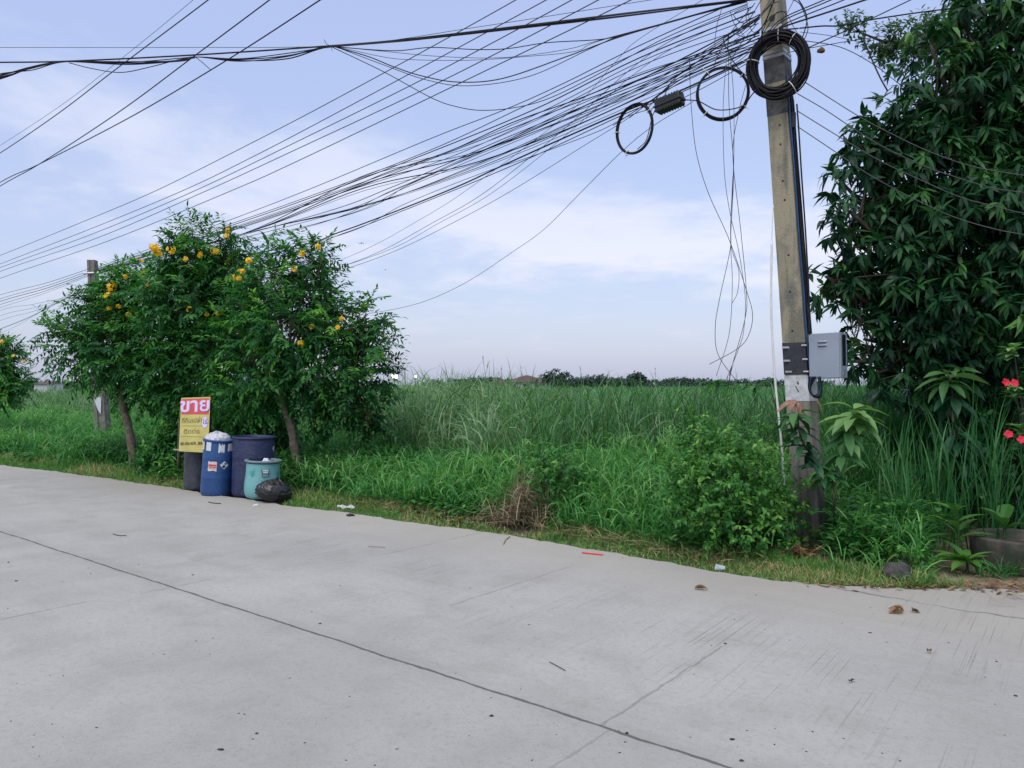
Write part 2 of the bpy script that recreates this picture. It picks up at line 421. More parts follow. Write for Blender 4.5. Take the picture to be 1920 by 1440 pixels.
# ------------------------------------------------------------------ ground, road
g = Geo(); gx = np.concatenate([np.linspace(-3000, -60, 12), np.linspace(-50, 50, 81), np.linspace(60, 3000, 12)])
gy = np.concatenate([np.linspace(-300, -20, 6), np.linspace(-15, 60, 61), np.linspace(70, 6000, 14)])
XX, YY = np.meshgrid(gx, gy); vv = (XX - RO[0]) * RM[0] + (YY - RO[1]) * RM[1]
ZZ = -.045 - .10 * np.clip((vv - 6) / 10, 0, 1) + 0 * XX
Vg = np.stack([XX, YY, ZZ], -1).reshape(-1, 3); nx = len(gx)
i = (np.arange(len(gy) - 1)[:, None] * nx + np.arange(nx - 1)[None]).reshape(-1)
g.add(Vg, [np.stack([i, i + 1, i + nx + 1, i + nx], -1)])
struct(g.build('ground', M_soil, smooth=True))
def slab(name, mat, us, v0, v1, ztop, zbot):
    g = Geo(); n = len(us)
    top0 = np.stack([us, v0, np.full(n, ztop)], -1); top1 = np.stack([us, v1, np.full(n, ztop)], -1)
    b1 = top1 - [0, -.012, ztop - zbot]; b0 = top0 - [0, .0, ztop - zbot]
    V = np.concatenate([top0, top1, b1, b0]); k = np.arange(n - 1)
    f = [np.stack([k + q * n, k + 1 + q * n, k + 1 + ((q + 1) % 4) * n, k + ((q + 1) % 4) * n], -1) for q in range(4)]
    g.add(V, f)
    o = g.build(name, mat); o.location = tuple(RO); o.rotation_euler = (0, 0, math.atan2(RE[1], RE[0]))
    return o
us = np.arange(-70, 30, .05)
struct(slab('road', M_road, us, np.full(len(us), -3.9), edge_v(us), 0.0, -.09))
ua = np.arange(UV(G(1480, 1092))[0], 14, .03)
ap = [UV(G(*p)) for p in [(1480, 1091), (1540, 1094), (1600, 1098), (1660, 1101), (1760, 1103), (1860, 1102), (1920, 1104)]] + [(9.0, 5.0), (14, 5.2)]
av = np.interp(ua, [q[0] for q in ap], [q[1] for q in ap]) + .03 * np.sin(ua * 11) + .02 * np.sin(ua * 27 + 2)
e1 = edge_v(ua) + .04 + .014 * np.sin(ua * 7)
struct(slab('concrete_apron', M_apron, ua, e1, np.maximum(av, e1 + .004), -.004, -.08))

# ------------------------------------------------------------------ grass
def infrus(p, m=1.3):
    return (p[:, 1] > 2) & (np.abs(p[:, 0]) < p[:, 1] * .68 + m)
def scatter(n, u0, u1, v0, v1, vpow=1.0):
    u = rng.uniform(u0, u1, n); dv = v0 + (v1 - v0) * rng.random(n) ** vpow
    v = edge_v(u) + dv
    p = RO + RE * u[:, None] + RM * v[:, None]; p[:, 2] = -.04
    k = infrus(p); return p[k], u[k], dv[k]
U_R = UV(G(1380, 1077))[0]              # u near the pole; larger u is further right
PU = UV(POLE)[0]
SPOT = [(*G(446, 936)[:2], .85)]        # kept clear for the bins
def clear(p):
    k = np.ones(len(p), bool)
    for (x, y, r) in [(*G(405, 931)[:2], .33), (*G(474, 934)[:2], .40), (*G(492, 938)[:2], .33), (*G(366, 922)[:2], .3), (*G(510, 936)[:2], .35), (POLE[0], POLE[1], .2), (*G(985, 990)[:2], .30), (*G(960, 985)[:2], .22), (*P(1912, 0, 6.9)[:2], .40)]:
        k &= (p[:, 0] - x) ** 2 + (p[:, 1] - y) ** 2 > r * r
    return k
def window(p, x0, x1, d):                # true where a plant would stand in front of something kept in view
    px = 960 + F * p[:, 0] / np.maximum(p[:, 1], 1); return (px > x0) & (px < x1) & (p[:, 1] < d)
def patchy(p, s, seed):
    x, y = p[:, 0] * s + seed, p[:, 1] * s
    return (np.sin(x * 1.7 + np.sin(y * 2.3)) + np.sin(y * 2.9 + 1.3 * np.sin(x * 1.1)) + np.sin((x + y) * 4.1)) / 6 + .5
# verge: short, part dry
g = Geo()
for (n, u0, u1, L0, wd) in ((80000, -3.0, 5.5, .085, .005), (60000, -34, -3.0, .12, .008), (26000, 2.0, 7.0, .10, .0055)):
    p, u, dv = scatter(n, u0, u1, -.10, .75 if u0 != 2.0 else 1.7)
    ca = np.interp(u, [q[0] for q in ap], [q[1] for q in ap]) - edge_v(u)
    k = clear(p) & ((u < ua[0]) | (dv > ca + .03 + .05 * np.sin(u * 9))) & (rng.random(len(p)) < .45 + .9 * patchy(p, 1.3, 2)) & (p[:, 1] < 40) & (dv > -.10 * np.clip(patchy(p, 2.3, 8) * 2 - .7, 0, 1))
    # bins stand at the very edge of the concrete
    p, u, dv = p[k], u[k], dv[k]; N = len(p)
    L = L0 * rng.uniform(.5, 1.5, N) * np.clip(.35 + dv * 2.2, .35, 1.6)
    dry = np.clip(.6 - .9 * np.abs(dv - .38), 0, 1) * (patchy(p, .8, 9) > .42)
    tint = np.where(rng.random(N) < dry * .75, rng.uniform(.85, 1.1, N), rng.uniform(.0, .65, N))
    g.blades(p, rng.uniform(0, 6.283, N), L, np.full(N, wd) * rng.uniform(.7, 1.4, N), np.abs(rng.normal(.3, .3, N)), rng.uniform(.2, 1.5, N), tint, 3)
tag(g.build('verge_grass', M_verge), 'short patchy part-dry grass along the concrete road edge', 'grass', kind='stuff')
# dead straw lying on the verge
g = Geo(); p, u, dv = scatter(5200, -12, 4.2, .22, .7)
k = clear(p) & (patchy(p, .9, 5) > .5) & ((u < U_R - .2) | (rng.random(len(p)) < .25)); p = p[k]; N = len(p); p[:, 2] = rng.uniform(-.02, .09, N)
g.blades(p, rng.uniform(0, 6.283, N), rng.uniform(.12, .34, N), rng.uniform(.003, .007, N), rng.uniform(1.1, 1.6, N), rng.uniform(-.2, .5, N), rng.random(N), 3)
tag(g.build('dry_straw', M_dry), 'pale dead straw lying between verge grass and weeds', 'straw', kind='stuff')
# lush knee-high grass: many leafy culms
uu = lambda x, y: UV(G(x, y))[0]
def tall_start(u): return np.interp(u, [-30, uu(120, 886), uu(300, 911), uu(640, 962), uu(880, 994), uu(1020, 1013), uu(1250, 1055), U_R + .2, U_R + 1.5], [5.5, 5.2, 4.5, 2.5, 2.6, 4.6, 4.6, 2.4, 1.5]) + .35 * np.sin(u * 2.1) + .25 * np.sin(u * 5.3)
g = Geo()
for (n, u0, u1) in ((21000, U_R - 5.5, 5.8), (24000, -42, U_R - 5.5)):
    p, u, dv = scatter(n, u0, u1, .5, 6.2, .95)
    k = clear(p) & (dv < tall_start(u) + .7) & (rng.random(len(p)) < .45 + .9 * patchy(p, 1.1, 4)) & (p[:, 1] < 45)
    k &= ~((u > U_R - .35) & (dv < 1.05) & (rng.random(len(p)) < .93))
    k &= ~((dv < .95) & (rng.random(len(p)) < .8) & (u < -8.5)) & ~(window(p, 1462, 1570, 7.9) & (rng.random(len(p)) < .95)) & ~window(p, 1730, 2050, 7.4)
    p, u, dv = p[k], u[k], dv[k]; N = len(p)
    H = (np.interp(dv, [.5, .75, 1.3, 3, 4.5, 6.5], [.34, .58, .74, .90, 1.06, 1.14])) * rng.uniform(.7, 1.25, N) * (.75 + .5 * patchy(p, .7, 1))
    H = H * np.interp(u, [-14, -8, -5], [.8, .8, 1.0]) * np.where(u > U_R + .3, .6, 1)
    for q in range(7):
        f = (q + .4) / 7
        base = p + np.stack([rng.normal(0, .03, N), rng.normal(0, .03, N), H * f * .85], -1)
        far = np.interp(p[:, 1], [8, 20], [1, 1.5])
        g.blades(base, rng.uniform(0, 6.283, N), rng.uniform(.2, .42, N) * (1 - .25 * f), rng.uniform(.009, .017, N) * far, rng.uniform(.1, .75, N), rng.uniform(.5, 2.0, N), np.clip(.55 * f + rng.normal(.20, .2, N) + .5 * (patchy(p, .45, 7) - .5), 0, 1), 4 if u1 > 0 else 3)  # tint rises with leaf height: shade low in the grass put into colour
for (px, py) in ((1895, 1082), (1915, 1078), (1870, 1084), (1932, 1080), (1845, 1080), (1640, 1072), (1590, 1064)):
    c = G(px, py, -.04); n = 34; g.blades(c + rng.normal(0, .04, (n, 3)) * [1, 1, 0], rng.uniform(0, 6.28, n), rng.uniform(.10, .26, n), rng.uniform(.006, .011, n), rng.uniform(.05, .6, n), rng.uniform(.3, 1.4, n), rng.uniform(.1, .7, n), 4)
tag(g.build('lush_grass', M_lush), 'lush green knee-high grass behind the verge', 'grass', kind='stuff')
# small broad-leaved weeds mixed in
g = Geo(); p, u, dv = scatter(5200, -22, 5.6, .45, 3.2, 1.5); k = clear(p) & (patchy(p, 1.0, 13) > .52) & (p[:, 1] < 28) & ~((u > U_R - .4) & (dv < .8)) & ~window(p, 1470, 1560, 7.9) & ~window(p, 1730, 2050, 7.4); p = p[k]; dv = dv[k]; N = len(p)
for q in range(14):
    hh = rng.uniform(.03, .45, N) * np.clip(dv, .35, 1.3)
    pos = p + np.stack([rng.normal(0, .09, N), rng.normal(0, .09, N), hh], -1)
    az = rng.uniform(0, 6.283, N); ax = np.stack([np.cos(az), np.sin(az), rng.uniform(-.3, .5, N)], -1)
    g.leaves(pos, ax, np.array([[0, 0, 1.0]]), rng.uniform(.05, .11, N), rng.uniform(.03, .06, N), .3, .15, np.clip(rng.normal(.35, .25, N), 0, 1))
tag(g.build('broadleaf_weeds', M_bush), 'low broad-leaved weeds along the front of the grass', 'weeds', kind='stuff')
# tall reeds of the field
g = Geo(); gs = Geo()
def reeds(n, u0, u1, va, vb, ymax, far, nb, kind):
    u = rng.uniform(u0, u1, n); v0 = tall_start(u) + va; dv = v0 + (vb - va) * rng.random(n) ** 1.5
    p = RO + RE * u[:, None] + RM * (edge_v(u) + dv)[:, None]; p[:, 2] = -.1
    k = infrus(p, 2.0) & (p[:, 1] < ymax) & (p[:, 1] > 7.2); k &= ~((960 + F * p[:, 0] / np.maximum(p[:, 1], 1) > 1640) & (p[:, 1] < 9.6) & (rng.random(n) < .85))
    p, u, dv, v0 = p[k], u[k], dv[k], v0[k]; N = len(p)
    px = 960 + F * p[:, 0] / p[:, 1]
    top = np.interp(px, [-100, 120, 350, 700, 780, 960, 1050, 1300, 1500, 1950], [1.56, 1.58, 1.66, 1.92, 2.08, 2.0, 1.74, 1.68, 1.70, 1.75])
    H = top * rng.uniform(.84, 1.08, N) * (.93 + .17 * patchy(p, .9, 21)) * np.interp(dv - v0, [-.2, .4, 2.0, 5], [.60, .78, .96, 1.0])
    H = np.where(p[:, 1] > 24, np.minimum(H, 1.64 * rng.uniform(.9, 1.02, N)), H)
    grey = np.clip(np.interp(px, [-50, 150, 450, 700, 900, 1050, 1200], [.75, .5, .5, 1, .9, .3, .12]) , 0, 1) - .9 * np.clip((px - 1430) / 300, 0, 1)  # right end tinted darker: shade under the mango put into the reed colour
    for q in range(nb):
        f = (q + .3) / nb
        base = p + np.stack([rng.normal(0, .05, N), rng.normal(0, .05, N), H * f * .62], -1)
        LL = H * rng.uniform(.35, .6, N) * (1 - .15 * f)
        LL = np.where(q == nb - 1, (H - base[:, 2]) * rng.uniform(1.0, 1.25, N), LL)
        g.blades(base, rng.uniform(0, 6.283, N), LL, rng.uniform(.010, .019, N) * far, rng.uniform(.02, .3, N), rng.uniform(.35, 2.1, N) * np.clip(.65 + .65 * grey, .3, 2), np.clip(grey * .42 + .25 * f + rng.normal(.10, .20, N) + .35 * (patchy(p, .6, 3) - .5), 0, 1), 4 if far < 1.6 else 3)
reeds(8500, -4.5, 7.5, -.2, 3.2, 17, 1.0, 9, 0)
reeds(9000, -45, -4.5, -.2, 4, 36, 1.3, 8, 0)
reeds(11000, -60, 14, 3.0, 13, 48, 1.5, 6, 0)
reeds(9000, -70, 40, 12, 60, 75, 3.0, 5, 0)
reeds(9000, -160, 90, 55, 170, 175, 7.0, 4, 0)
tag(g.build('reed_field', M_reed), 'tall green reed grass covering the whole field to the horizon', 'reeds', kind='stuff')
# dark stiff stems in the right half of the reeds
N = 430; pxs = rng.uniform(1020, 1930, N); d = rng.uniform(9.6, 15, N); k = rng.random(N) < .45 + .55 * (np.sin(pxs * .05) > 0); pxs, d = pxs[k], d[k]; N = len(d)
g = Geo()
for i in range(N):
    b0 = np.array([(pxs[i] - 960) / F * d[i], d[i], -.1]); az = rng.uniform(0, 6.283); ln = rng.uniform(1.1, 1.62)
    if rng.random() < .05: ln += rng.uniform(.1, .3)
    tl = rng.uniform(.0, .32); e = b0 + ln * np.array([math.cos(az) * math.sin(tl), math.sin(az) * math.sin(tl), math.cos(tl)])
    m = (b0 + e) / 2 + rng.normal(0, .03, 3)
    g.tube(spline([b0, m, e], 3), np.linspace(.007, .003, 7), 4, rng.random())
    for q in range(3):
        f = rng.uniform(.3, .95); bp = b0 + (e - b0) * f
        g.blades(bp[None], np.array([rng.uniform(0, 6.283)]), np.array([rng.uniform(.3, .5)]), np.array([.012]), np.array([rng.uniform(.1, .4)]), np.array([rng.uniform(.1, .7)]), np.array([rng.random()]), 3)
tag(g.build('dark_reed_stems', M_stem), 'dark stiff stems standing in the reeds right of centre', 'reed stems', kind='stuff')
# seed plumes sticking out above the left reed clump
g = Geo()
for (px, py, d) in [(760, 690, 12.6), (832, 697, 13), (905, 668, 12.8), (918, 676, 13.2), (940, 690, 13), (955, 700, 13), (895, 705, 12.5), (720, 695, 12.4), (1088, 690, 12), (1228, 690, 12.6), (975, 685, 13), (1040, 702, 13), (870, 704, 13)]:
    e = P(px, py, d); b0 = e + np.array([rng.normal(0, .12), rng.normal(0, .1), -1.0 - rng.random() * .3])
    pts = spline([b0, (b0 + e) / 2 + rng.normal(0, .02, 3), e], 4); g.tube(pts, np.linspace(.005, .002, 9), 4, .8)
    n = 14; f = rng.uniform(0, 1, n); bp = e + (b0 - e) * (f * .16)[:, None]
    g.blades(bp, rng.uniform(0, 6.283, n), rng.uniform(.03, .09, n), np.full(n, .006), rng.uniform(.1, .5, n), rng.uniform(0, .8, n), np.full(n, .9), 2)
    if rng.random() < .6:
        g.blades(b0[None] + [[0, 0, .35]], np.array([rng.uniform(0, 6.28)]), np.array([.95]), np.array([.012]), np.array([.05]), np.array([1.9]), np.array([.9]), 4)
tag(g.build('reed_plumes', M_reed), 'thin seed stalks rising above the reeds against the sky', 'reed plumes', kind='stuff')
# dead creeper heap in front of the lush grass
root = thing('dead_grass_heap', 'brown heap of dead grass slumped in front of the green grass', 'dead grass', G(985, 985))
g = Geo(); c = G(985, 990); N = 1300
p = c + np.stack([rng.normal(-.02, .18, N), rng.normal(.14, .14, N), np.abs(rng.normal(.0, .11, N)) + .02], -1); p[:, 2] += np.clip(.40 - 1.3 * np.abs(p[:, 0] - c[0] - .06), 0, .4) * rng.random(N)
p[:, 2] *= .8 + .5 * np.sin(p[:, 0] * 17)
g.blades(p, rng.uniform(0, 6.28, N), rng.uniform(.1, .38, N), rng.uniform(.003, .010, N), rng.uniform(.2, 1.7, N), rng.uniform(-.3, 1.9, N), np.clip(rng.normal(.35, .3, N), 0, 1), 3)
part(g, 'straw', leafmat('dead_grass', [(0, (.10, .085, .055)), (.6, (.29, .24, .15)), (1, (.50, .42, .28))], .85, .1, .3, 4), root)

# ------------------------------------------------------------------ trees and shrubs
def lobes_sample(lobes, dens, lo=.3, p=2.0):
    C, O = [], []
    for (c, r) in lobes:
        n = max(6, int(dens * (r[0] * r[1] * r[2]) ** (2 / 3)))
        d = nrm(rng.normal(size=(n, 3))); rr = lo + (1.04 - lo) * rng.random(n) ** (1 / p); rr = np.where(rng.random(n) < .09, rng.uniform(1.05, 1.4, n), rr)
        d2 = nrm(rng.normal(size=(9, 3))); q_ = (d @ d2.T).max(1); rr = rr * np.where((q_ < .72) & (rr > .6), rng.uniform(.75, 1.0, n), 1)
        C.append(np.asarray(c) + d * rr[:, None] * np.asarray(r)); O.append(nrm(d / np.asarray(r)))
    return np.concatenate(C), np.concatenate(O)
def twigs(g, C, O, k, L, Wd, tw, droop, upb=.25, downb=.2, whorl=False, tl=None, big=False, lightness=0.0, pinnate=False):
    n = len(C); O = nrm(O + rng.normal(0, .45, (n, 3)) + np.array([0, 0, upb]))
    sdv = nrm(np.cross(O, np.array([0, 0, 1.0]) + rng.normal(0, .4, (n, 3)))); spr = rng.uniform(.7, 1.25, n)
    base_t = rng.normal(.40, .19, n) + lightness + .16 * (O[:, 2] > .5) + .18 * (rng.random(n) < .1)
    for q in range(k):
        f = q / max(1, k - 1)
        az = rng.normal(size=(n, 3)); per = nrm(az - O * (az * O).sum(1, keepdims=True))
        if pinnate:
            f2 = (q // 2) / max(1, (k - 1) // 2); sg = 1 if q % 2 else -1
            pos = C + O * (tw * f2 * spr)[:, None] - np.array([0, 0, 1.0]) * (.30 * tw * f2 * f2 * spr)[:, None]; ax = O * (.55 + .5 * f2) + sdv * sg * (1.0 if q < k - 1 else .1) + rng.normal(0, .12, (n, 3))
        elif whorl:
            pos = C + O * (tw * (.6 + .4 * f)); ax = O * rng.uniform(.15, .7, (n, 1)) + per
        else:
            pos = C + O * (tw * f)[..., None] if not np.isscalar(f) else C + O * (tw * f); ax = O * .55 + per * .9
        ax = nrm(ax) + np.array([0, 0, -downb])
        up = nrm(np.array([0, 0, 1.0]) + O * .5 + rng.normal(0, .35, (n, 3)))
        g.leaves(pos, ax, up, L * rng.uniform(.65, 1.2, n), Wd * rng.uniform(.75, 1.2, n), droop * rng.uniform(.3, 1.5, n), .12, np.clip(base_t + rng.normal(0, .12, n) + .15 * (f - .5), 0, 1), big)
def limb_tubes(g, top, lobes, C, r0, nb=26):
    for (c, r) in lobes:
        c = np.asarray(c); mid = top * .45 + c * .55 + rng.normal(0, .08, 3) - np.array([0, 0, .06]); e = c + np.array([0, 0, .25 * r[2]])
        g.tube(spline([top, mid, e], 5), np.linspace(r0, r0 * .28, 11), 6)
        near = C[np.argsort(((C - c) ** 2).sum(1))[:200]]
        for q in near[rng.integers(0, len(near), nb)]:
            st = mid + (e - mid) * rng.random(); m2 = (st + q) / 2 + rng.normal(0, .04, 3)
            g.tube(spline([st, m2, q], 3), np.linspace(r0 * .22, .004, 7), 4)
def flower_ball(g, c, r, n, L=.06, petals=5):
    c = np.asarray(c); d = nrm(rng.normal(size=(n, 3)) + np.array([0, -.4, .2])); q = c + d * r * rng.random((n, 1)) ** .5
    for k in range(petals):
        per = rng.normal(size=(n, 3)); a = k * 2 * math.pi / petals
        e1 = nrm(np.cross(d, np.array([.3, .2, 1.0]))); e2 = np.cross(d, e1)
        ax = d * .55 + e1 * math.cos(a) + e2 * math.sin(a)
        g.leaves(q, ax, d, np.full(n, L), np.full(n, L * .7), .25, .1, rng.random(n))
def trumpet(label, d, trunk, lobes, flowers, dens=520, L=.10, ground_py=None, group='yellow flowering trees beside the road', bark=M_bark, tr=(.085, .04)):
    base = G(*trunk[0]); base[2] = -.04
    root = thing('flowering_tree', label, 'tree', base, group)
    pts = [base] + [P(x, y, d) for x, y in trunk[1:]]
    lb = [(P(x, y, d + dd), (1.02 * rx * d / F, .54 * (rx + ry) * d / F, 1.05 * ry * d / F)) for (x, y, rx, ry, dd) in lobes]
    C, O = lobes_sample(lb, dens)
    g = Geo(); sp = spline(pts, 6); g.tube(sp, np.linspace(tr[0], tr[1], len(sp)) * (1 + .12 * np.sin(np.arange(len(sp)) * 1.7)), 9); limb_tubes(g, pts[-1], lb, C, tr[1] * .75)
    part(g, 'trunk', bark, root, True)
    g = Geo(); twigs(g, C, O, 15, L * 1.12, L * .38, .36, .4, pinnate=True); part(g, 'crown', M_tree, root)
    for (x, y, r, n) in flowers:
        g = Geo(); flower_ball(g, P(x, y, d - .72), r * d / F * (.95 if n > 7 else .7), int(n * 1.3) + 1, .04); part(g, 'flower_cluster', M_yellow, root)
    return root
trumpet('leftmost of the three roadside trees, low spreading crown over a leaning forked trunk', 14.6,
        [(253, 880), (243, 810), (230, 760), (226, 715), (232, 680)],
        [(145, 640, 48, 40, 0), (195, 585, 48, 44, -.2), (250, 555, 60, 52, 0), (215, 640, 60, 55, -.3), (170, 680, 45, 28, 0), (290, 640, 60, 60, .2), (260, 700, 70, 34, .3), (110, 615, 24, 16, 0), (255, 528, 42, 24, 0), (215, 545, 30, 24, -.2), (285, 735, 55, 28, .5)],
        [(208, 537, 9, 14), (204, 556, 8, 10), (222, 575, 5, 5), (234, 519, 5, 4), (270, 512, 4, 4), (277, 535, 4, 4), (205, 578, 5, 6), (297, 572, 3, 2), (285, 597, 5, 4), (241, 590, 6, 6)])
trumpet('middle and tallest of the three roadside trees, upright crown behind the yellow sign', 13.6,
        [(386, 905), (385, 840), (386, 760), (388, 690), (392, 620)],
        [(366, 478, 50, 42, 0), (330, 492, 36, 30, 0), (400, 520, 55, 45, .1), (355, 555, 60, 50, -.2), (430, 500, 30, 40, 0), (330, 610, 62, 52, .1), (415, 600, 60, 55, .2), (370, 660, 75, 48, 0), (360, 445, 30, 24, 0), (425, 450, 14, 24, 0), (460, 500, 26, 20, .2), (410, 720, 60, 50, .4), (340, 715, 50, 44, .5), (300, 690, 50, 44, .5), (450, 700, 50, 50, .4), (440, 590, 50, 60, .2), (300, 550, 46, 46, .2), (440, 760, 45, 42, .6)],
        [(290, 465, 10, 12), (296, 473, 9, 12), (320, 468, 8, 8), (376, 478, 6, 5), (403, 470, 7, 8), (427, 432, 5, 5), (424, 443, 5, 5), (348, 485, 5, 4), (440, 520, 5, 4), (441, 522, 5, 4), (356, 580, 7, 5), (408, 589, 3, 3), (388, 590, 3, 3), (450, 509, 4, 4), (265, 487, 3, 3)])
trumpet('right-hand of the three roadside trees, crown hanging low over the bins and leaning trunk', 12.3,
        [(576, 912), (556, 860), (545, 800), (527, 745), (535, 690)],
        [(570, 500, 42, 40, 0), (515, 545, 52, 50, 0), (600, 560, 48, 50, .2), (505, 480, 22, 22, 0), (545, 610, 70, 56, -.3), (640, 620, 55, 50, 0), (690, 640, 40, 36, 0), (600, 690, 75, 52, 0), (680, 700, 52, 45, .1), (700, 765, 40, 30, .2), (500, 690, 56, 52, .1), (560, 740, 48, 30, .5), (645, 755, 44, 28, .3), (690, 595, 22, 24, 0), (605, 478, 24, 18, 0), (460, 640, 40, 56, .3), (470, 740, 46, 40, .3), (700, 800, 26, 18, .2), (620, 790, 34, 20, .4), (480, 560, 40, 46, .3)],
        [(567, 476, 7, 6), (597, 463, 6, 5), (466, 490, 8, 7), (552, 504, 4, 3), (455, 509, 4, 4), (564, 643, 6, 5), (640, 597, 3, 3), (634, 614, 4, 4), (585, 612, 4, 4), (448, 521, 4, 4)])
trumpet('small rounded tree with few orange flowers at the left edge of the view', 19.5,
        [(-18, 834), (-14, 790), (-12, 750), (-10, 720)],
        [(0, 680, 36, 34, 0), (-30, 665, 40, 36, 0), (22, 715, 24, 26, 0), (-10, 725, 38, 28, 0), (-40, 700, 40, 40, .2), (8, 648, 16, 14, 0), (2, 745, 18, 14, 0)],
        [(5, 640, 4, 5), (24, 668, 3, 3), (45, 678, 3, 3)], L=.11)
# dark undergrowth under the trees
def shrub(name, label, base, lobes, mat, dens, k, L, Wd, tw, cat='shrub', droop=.3, light=0.0, group=None, stemr=.012):
    root = thing(name, label, cat, base, group)
    C, O = lobes_sample(lobes, dens, .25)
    g = Geo()
    for (c, r) in lobes:
        c = np.asarray(c); g.tube(spline([base + rng.normal(0, .02, 3) * [1, 1, 0], (base + c) / 2 + rng.normal(0, .04, 3), c], 4), np.linspace(stemr, stemr * .4, 9), 5)
    for q in C[rng.integers(0, len(C), 30)]:
        c = min(lobes, key=lambda l: ((np.asarray(l[0]) - q) ** 2).sum())[0]
        g.tube(spline([np.asarray(c), (np.asarray(c) + q) / 2 + rng.normal(0, .02, 3), q], 3), np.linspace(stemr * .4, .002, 7), 4)
    part(g, 'stem', M_barkd, root, True)
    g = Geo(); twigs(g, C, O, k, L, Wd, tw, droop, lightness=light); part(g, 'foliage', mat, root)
    return root
def lob(l, d): return [(P(x, y, d + dd), (rx * d / F, .5 * (rx + ry) * d / F, ry * d / F)) for (x, y, rx, ry, dd) in l]
shrub('dark_shrub', 'dark shrub between the left tree trunk and the yellow sign', G(305, 888, -.04), lob([(300, 850, 26, 32, 0), (322, 862, 22, 26, 0), (308, 815, 20, 26, .1), (285, 875, 22, 18, 0)], 13.6), M_tree, 900, 12, .10, .04, .2)
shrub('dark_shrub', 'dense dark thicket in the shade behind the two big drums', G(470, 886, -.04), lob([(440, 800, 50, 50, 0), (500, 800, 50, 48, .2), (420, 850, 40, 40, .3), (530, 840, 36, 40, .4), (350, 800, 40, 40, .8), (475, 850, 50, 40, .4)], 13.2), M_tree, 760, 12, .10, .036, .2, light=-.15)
# yellow-green bush by the pole
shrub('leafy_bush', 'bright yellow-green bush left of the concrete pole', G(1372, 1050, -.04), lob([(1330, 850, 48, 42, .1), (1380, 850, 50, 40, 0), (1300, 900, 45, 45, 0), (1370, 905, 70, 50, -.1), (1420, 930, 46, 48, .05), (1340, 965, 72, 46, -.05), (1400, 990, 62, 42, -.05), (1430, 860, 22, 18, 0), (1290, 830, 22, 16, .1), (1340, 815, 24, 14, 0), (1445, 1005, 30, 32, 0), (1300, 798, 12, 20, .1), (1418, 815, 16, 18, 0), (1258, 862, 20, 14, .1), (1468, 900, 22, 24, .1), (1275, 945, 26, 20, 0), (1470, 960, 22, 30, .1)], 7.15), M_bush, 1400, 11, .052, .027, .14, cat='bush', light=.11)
shrub('vine_clump', 'bushy clump of small-leaved vine above the dead grass heap', G(1030, 985, -.04), lob([(1020, 860, 36, 26, 0), (1050, 890, 40, 26, -.1), (1015, 905, 26, 40, -.1), (1075, 905, 26, 18, -.1)], 8.9), M_bush, 900, 10, .055, .032, .14, light=-.08)
shrub('vine_clump', 'thin vine leaves climbing the foot of the concrete pole', G(1500, 1030, -.04), lob([(1484, 985, 16, 40, .1), (1546, 1000, 14, 30, .1), (1512, 1034, 30, 12, -.1), (1500, 950, 12, 24, .12), (1530, 905, 14, 18, .15)], 7.45), M_tree, 420, 8, .07, .045, .1, light=.2, stemr=.005)
# low plants right of the pole
shrub('low_shrub', 'low small-leaved shrub sprawling around the grey rock', G(1720, 1082, -.04), lob([(1712, 1052, 28, 24, 0), (1695, 1035, 24, 18, .1), (1735, 1068, 20, 12, 0), (1650, 1045, 24, 18, .2), (1725, 1082, 22, 10, -.1)], 6.5), M_tree, 1300, 11, .045, .024, .1, light=.25, stemr=.006)
shrub('low_shrub', 'tangle of vine leaves at the right foot of the concrete pole', G(1560, 1040, -.04), lob([(1590, 990, 34, 32, .3), (1640, 1000, 36, 30, .3), (1565, 1030, 16, 14, .1), (1605, 1035, 36, 14, .1)], 7.4), M_tree, 900, 10, .065, .045, .12, light=.2, stemr=.006)
# big mango tree
root = thing('mango_tree', 'big dark mango tree filling the right side of the view', 'tree', G(1880, 905, -.04))
ml = lob([(1880, 60, 95, 75, .2), (1800, 180, 88, 70, 0), (1880, 230, 120, 90, .2), (1718, 240, 58, 44, 0), (1655, 280, 38, 34, .1), (1745, 330, 92, 66, .1), (1650, 385, 42, 46, .2), (1850, 400, 130, 100, 0), (1700, 450, 92, 75, .1), (1652, 470, 40, 36, .2), (1615, 535, 32, 22, .2), (1720, 560, 92, 66, .2), (1840, 560, 120, 90, 0), (1650, 560, 50, 40, .4), (1900, 680, 110, 80, .2), (1760, 650, 80, 52, .2), (1950, 300, 120, 160, .2), (1940, 520, 110, 120, 0), (1820, 740, 90, 52, .5), (1700, 665, 50, 26, .3), (1613, 665, 26, 20, .3), (1625, 320, 34, 30, .2), (1960, 120, 100, 120, .3), (1575, 520, 18, 14, .2), (1900, 800, 90, 50, .6), (1850, 830, 60, 40, .4), (1780, 770, 40, 26, .2), (1690, 715, 26, 18, .2), (1930, 870, 70, 50, .6), (1600, 262, 20, 16, 0), (1638, 222, 20, 16, .1), (1578, 345, 22, 16, .1), (1592, 400, 22, 18, -.1), (1574, 432, 20, 14, .1), (1548, 522, 20, 16, .1), (1572, 562, 22, 20, .2), (1620, 640, 22, 16, .2), (1592, 682, 22, 16, .1), (1640, 704, 22, 14, .1), (1745, 88, 22, 18, 0), (1792, 42, 22, 18, .1), (1812, 10, 20, 20, .1)], 8.4)
C, O = lobes_sample(ml, 520, .3)
g = Geo(); base = G(1880, 905, -.04); tp = P(1885, 640, 9.2); sp = spline([base, P(1878, 800, 9.1), tp], 6); g.tube(sp, np.linspace(.17, .12, len(sp)), 10); limb_tubes(g, tp, ml, C, .06, 14)
part(g, 'trunk', M_barkd, root, True)
g = Geo(); twigs(g, C, O, 11, .18, .05, .17, .5, upb=.3, downb=.4, whorl=True); part(g, 'crown', M_mango, root)
